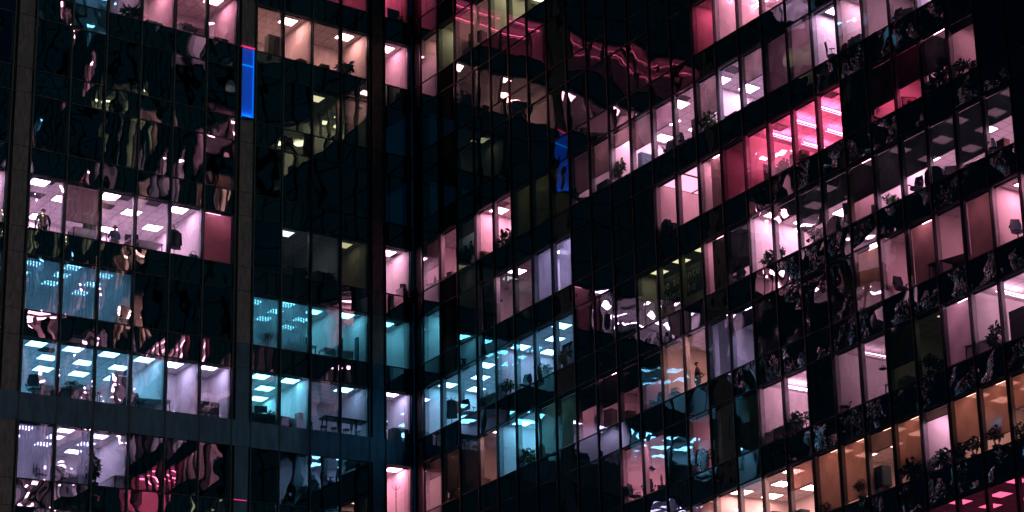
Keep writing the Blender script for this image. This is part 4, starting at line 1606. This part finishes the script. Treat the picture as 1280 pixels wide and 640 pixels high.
for it in ITEMS:
    o = thing(*it[:8], group=it[8] if len(it) > 8 else None, turn=it[9] if len(it) > 9 else 0.0,
              lift=0.0, size=it[11] if len(it) > 11 else r3.uniform(0.8, 1.15) if 'plant' in it[6] or 'palm' in it[6] else 1.0)
    lift = it[10] if len(it) > 10 else 0.0
    if abs(lift) > 0.09:
        # raised ones stand on a low window bench or a desk; sunk ones are smaller
        if lift > 0:
            o.location.z += lift
            o['_lift'] = lift
        else:
            o.scale.z *= 1 + lift * 0.8
    seen_l.setdefault(o['label'], []).append(o)
# a low bench under everything that stands raised and is not on a desk
for o in [o for o in C.objects if '_lift' in o]:
    lift = o['_lift']
    del o['_lift']
    if 'desk' in o['label'].split(',')[0] or 'monitor' == o['category'] and lift > 0.74 or o['category'] in ('screen', 'coat'):
        continue
    lab = o['label'].split(', ', 1)[1]
    c = empty('low_bench', o.location - Vector((0, 0, lift)), o.rotation_euler.z)
    ORG[c.name] = Vector()
    b = MB()
    b.box(-0.30, 0.30, -0.19, 0.19, lift - 0.035, lift - 0.001, 'wood')
    b.build('seat', c)
    for sx in (-1, 1):
        b = MB()
        b.box(sx * 0.27 - 0.015, sx * 0.27 + 0.015, -0.17, 0.17, 0, lift - 0.036, 'wood')
        b.build('leg', c)
    nm = o['label'].split(',')[0].split(' ')
    tag(c, 'low bench under %s, %s' % (nm[-1], lab), 'bench', 'low benches')
for l, os_ in seen_l.items():
    if len(os_) > 1:
        for i, o in enumerate(os_):
            o['label'] = ('one ' if i == 0 else 'other ') + l

# ------------------------------------------------------------------ ceiling vents
VENTS = [('L', 1, 11, .5, .7), ('L', 1, 11, .8, 2.5), ('L', 1, 9, .35, .8), ('L', 1, 9, .85, 2.2), ('L', 1, 8, .5, .8), ('L', 3, 11, .3, 1.6), ('L', 3, 9, .2, 3.2),
         ('L', 1, 1, .5, 1.3), ('L', 2, 1, .5, .9), ('L', 3, 4, .7, 1.0), ('R', 1, 14, .45, .7), ('R', 1, 16, .75, .8), ('R', 1, 20, .7, .9), ('R', 1, 20, .8, 1.7),
         ('R', 2, 18, .5, .9), ('R', 2, 20, .6, .6), ('R', 4, 26, .25, .7), ('R', 1, 2, .6, 1.7), ('R', 6, 23, .5, 1.3), ('R', 1, 5, .5, .6)]
vp = None
for w, k, n, f, d in VENTS:
    a, b = win(w, n)
    F = P(w, a + (b - a) * f, 0, 0)
    ax = 1 if w == 'L' else 0
    p = CAM + (F - CAM) * ((d - CAM[ax]) / (F[ax] - CAM[ax]))
    p.z = zhead(w, k) + 0.084
    if vp is None:
        vp = empty('air_vent', p)
        ORG[vp.name] = Vector()
        b_vent(vp)
        o = vp
    else:
        o = copy_tree(vp)
    o.location = p
    o.rotation_euler = (0, 0, rzw(w))
    lab = 'dark slatted ceiling vent, ' + place(w, k, n)
    tag(o, lab, 'vent', 'ceiling vents')
    seen_l.setdefault(lab, []).append(o)
    if len(seen_l[lab]) == 2:
        seen_l[lab][0]['label'] = 'outer ' + lab
        o['label'] = 'inner ' + lab

# ------------------------------------------------------------------ people
def skin_mesh(name, pts, edges, m, parent, sub=2):
    """pts: list of (co, radius); one continuous skinned surface grown over joined edges"""
    me = bpy.data.meshes.new(name)
    me.from_pydata([p[0] for p in pts], edges, [])
    me.materials.append(M[m])
    o = bpy.data.objects.new(name, me)
    C.objects.link(o)
    md = o.modifiers.new('skin', 'SKIN')
    md.use_smooth_shade = True
    lay = me.skin_vertices[0] if len(me.skin_vertices) else None
    for i, p in enumerate(pts):
        lay.data[i].radius = (p[1], p[1]) if not isinstance(p[1], tuple) else p[1]
        lay.data[i].use_root = (i == 0)
    s2 = o.modifiers.new('smooth', 'SUBSURF')
    s2.levels = s2.render_levels = sub
    o.parent = parent
    return o


def person(w, k, n, f, d, turn, desc, coat, armpose):
    p = at(w, k, n, f, d)
    root = empty('person', p, rzw(w, turn))
    pts = [((0, 0, 0.95), 0.12), ((0, 0, 1.12), 0.115), ((0, 0.01, 1.32), 0.14), ((0, 0.01, 1.45), 0.07), ((0, 0, 1.52), 0.052),
           ((0, -0.015, 1.60), 0.088), ((0, -0.01, 1.68), 0.085), ((0, -0.11, 1.60), 0.016)]
    ed = [(0, 1), (1, 2), (2, 3), (3, 4), (4, 5), (5, 6), (5, 7)]
    cl = [((0, 0, 0.90), 0.15), ((0, 0, 1.12), 0.145), ((0, 0.01, 1.33), 0.165), ((0, 0.01, 1.46), 0.085)]
    ce = [(0, 1), (1, 2), (2, 3)]
    tr = [((0, 0, 0.97), 0.135)]
    te = []
    for sx in (-1, 1):
        el, wr, ha = armpose
        sh = (sx * 0.19, 0.01, 1.40)
        el, wr, ha = [(sx * q[0], q[1], q[2]) for q in (el, wr, ha)]
        i = len(pts)
        pts += [(sh, 0.055), (el, 0.042), (wr, 0.028), (ha, 0.036)]
        ed += [(2, i), (i, i + 1), (i + 1, i + 2), (i + 2, i + 3)]
        dv = (Vector(ha) - Vector(wr)).normalized()
        side = Vector((1, 0, 0))
        up = dv.cross(side).normalized()
        for q, (off, ln) in enumerate(((-0.030, 0.065), (-0.010, 0.078), (0.010, 0.074), (0.029, 0.056))):
            a = Vector(ha) + side * off + dv * 0.03
            b = a + dv * ln * 0.6
            c = b + dv * ln * 0.45 + up * 0.02
            j = len(pts)
            pts += [(tuple(a), 0.0095), (tuple(b), 0.009), (tuple(c), 0.008)]
            ed += [(i + 3, j), (j, j + 1), (j + 1, j + 2)]
        a = Vector(ha) - side * sx * 0.036
        j = len(pts)
        pts += [(tuple(a), 0.011), (tuple(a - side * sx * 0.02 + dv * 0.035), 0.010)]
        ed += [(i + 3, j), (j, j + 1)]
        ci = len(cl)
        cl += [(sh, 0.072), (el, 0.060), (tuple(Vector(wr) * 0.93 + Vector(el) * 0.07), 0.042)]
        ce += [(2, ci), (ci, ci + 1), (ci + 1, ci + 2)]
        hp, kn, an = (sx * 0.10, 0, 0.90), (sx * 0.11, -0.02, 0.50), (sx * 0.12, 0.02, 0.09)
        i = len(pts)
        pts += [(hp, 0.095), (kn, 0.055), (an, 0.036), ((sx * 0.13, -0.13, 0.035), 0.034)]
        ed += [(0, i), (i, i + 1), (i + 1, i + 2), (i + 2, i + 3)]
        ti = len(tr)
        tr += [(hp, 0.115), (kn, 0.075), (an, 0.062)]
        te += [(0, ti), (ti, ti + 1), (ti + 1, ti + 2)]
    skin_mesh('body', pts, ed, 'skin', root)
    skin_mesh('jacket', cl, ce, coat, root)
    skin_mesh('trousers', tr, te, 'trousers', root)
    h = MB()
    for i in range(7):
        for j in range(14):
            if True:
                q = []
                for a, b in ((i, j), (i + 1, j), (i + 1, j + 1), (i, j + 1)):
                    th, ph = a / 7 * 1.75, 2 * math.pi * b / 14
                    v = Vector((math.sin(th) * math.cos(ph) * 0.098, math.sin(th) * math.sin(ph) * 0.108 + 0.012, 1.655 + math.cos(th) * 0.112))
                    if v.y < -0.03 and v.z < 1.68:
                        v.y = max(v.y, -0.03)
                    q.append(v)
                h.face(q, 'hair')
    h.build('hair', root)
    e = MB()
    for sx in (-1, 1):
        e.lathe([(0, 1.612), (0.009, 1.617), (0.009, 1.625), (0, 1.630)], 'black', c=(sx * 0.032, -0.098, 0), n=8)
    e.box(-0.022, 0.022, -0.098, -0.09, 1.556, 1.562, 'red')
    e.build('face', root)
    tag(root, '%s, %s' % (desc, place(w, k, n)), 'person', 'people in the offices')


ARM_DOWN = ((0.27, 0.03, 1.13), (0.28, -0.05, 0.90), (0.28, -0.07, 0.82))
ARM_FRONT = ((0.29, -0.02, 1.15), (0.16, -0.22, 1.14), (0.10, -0.27, 1.16))
person('L', 1, 11, .58, 1.45, 170, 'person in dark jacket', 'jacket', ARM_DOWN)
person('L', 1, 9, .58, 1.75, 200, 'person in teal shirt', 'shirt', ARM_FRONT)
person('R', 4, 14, .55, 0.95, 150, 'person in dark top', 'jacket', ARM_FRONT)

# ------------------------------------------------------------------ wall sign
sg = empty('wall_sign', P('R', V0 + 11.0 * BW, 1.05, zsill('R', 3)), rzw('R'))
ORG[sg.name] = Vector()
b = MB()
b.box(-0.10, 3.62, 0.0, 0.03, 1.10, 2.48, 'sign_black')
b.box(0.75, 3.0, 0.0, 0.03, 0.50, 1.095, 'b_rose')
b.build('board', sg)
for j, tx in enumerate(("The science", "behind the", "game")):
    cu = bpy.data.curves.new('lettering', 'FONT')
    cu.body = tx
    cu.size = 0.60
    cu.extrude = 0.004
    cu.space_character = 1.16
    to = bpy.data.objects.new('lettering', cu)
    C.objects.link(to)
    dg = bpy.context.evaluated_depsgraph_get()
    me = bpy.data.meshes.new_from_object(to.evaluated_get(dg))
    bpy.data.objects.remove(to)
    me.materials.clear()
    me.materials.append(M['sign_white'])
    o = bpy.data.objects.new('lettering', me)
    C.objects.link(o)
    o.parent = sg
    o.rotation_euler = (math.pi / 2, 0, 0)
    o.location = ((0.0, 0.0, 0.9)[j], -0.006, 1.93 - 0.64 * j)
tag(sg, 'black wall sign with pale words The science behind the game, right wing window', 'sign')

# ------------------------------------------------------------------ lamps on the outside of the columns
bl = empty('blue_light_box', P('L', 8.60, -0.04, 1.26), 0)
ORG[bl.name] = Vector()
b = MB()
b.box(-0.33, 0.33, -0.03, 0.0, 0.0, 3.84, 'dark')
b.box(-0.33, -0.30, -0.16, -0.031, 0.0, 3.84, 'dark')
b.box(0.30, 0.33, -0.16, -0.031, 0.0, 3.84, 'dark')
b.box(-0.299, 0.299, -0.16, -0.135, -0.03, 0.05, 'dark')
b.box(-0.299, 0.299, -0.134, -0.031, -0.03, -0.001, 'dark')
for z_ in (0.5, 2.0, 3.4):
    b.box(-0.37, -0.331, -0.06, 0.0, z_, z_ + 0.08, 'dark')
    b.box(0.331, 0.37, -0.06, 0.0, z_, z_ + 0.08, 'dark')
b.build('housing', bl)
b = MB()
b.box(-0.299, 0.27, -0.045, -0.031, 0.04, 2.84, 'blue_back')
b.box(-0.299, 0.27, -0.045, -0.031, 2.88, 3.80, 'blue_back')
b.build('reflector', bl)
b = MB()
b.box(0.272, 0.298, -0.09, -0.05, 0.03, 3.80, 'blue_edge')
b.build('neon_tube', bl)
b = MB()
b.box(-0.298, 0.268, -0.13, -0.05, 0.005, 0.03, 'led_floor')
b.build('led_strip', bl)
b = MB()
b.box(-0.299, 0.27, -0.10, -0.05, 2.845, 2.875, 'blue_lo')
b.build('crossbar', bl)
b = MB()
b.box(-0.33, 0.33, -0.16, 0.0, 3.841, 3.87, 'magenta')
b.build('cap', bl)
tag(bl, 'tall glowing blue light box on the left wing column', 'light box')
for s_, z_, lab in ((18.62, 4.73, 'thin red led strip on outermost column of left wing'), (8.60, zsill('L', 4) - 0.02, 'thin red led strip on middle column under grey band')):
    o = empty('led_strip', P('L', s_, -0.04, z_))
    ORG[o.name] = Vector()
    b = MB()
    b.box(-0.30, 0.30, -0.03, 0.0, 0, 0.07, 'dark')
    b.build('housing', o)
    b = MB()
    b.box(-0.29, 0.29, -0.045, -0.031, 0.015, 0.055, 'magenta')
    b.build('diffuser', o)
    tag(o, lab, 'led strip', 'red led strips')

# ------------------------------------------------------------------ twins behind one window are told apart by side
twins = {}
for o in bpy.data.objects:
    if 'label' in o and o['category'] != 'office building':
        l = o['label']
        for pre in ('one ', 'other '):
            if l.startswith(pre):
                l = l[len(pre):]
        twins.setdefault(l, []).append(o)
for l, os_ in twins.items():
    if len(os_) == 1:
        os_[0]['label'] = l
        continue
    os_.sort(key=lambda o: project(o.location)[0])
    words = {2: ('left', 'right'), 3: ('left', 'middle', 'right'), 4: ('leftmost', 'left', 'right', 'rightmost'), 5: ('leftmost', 'left', 'middle', 'right', 'rightmost')}.get(len(os_))
    for i, o in enumerate(os_):
        o['label'] = (words[i] + ' ' + l) if words else l
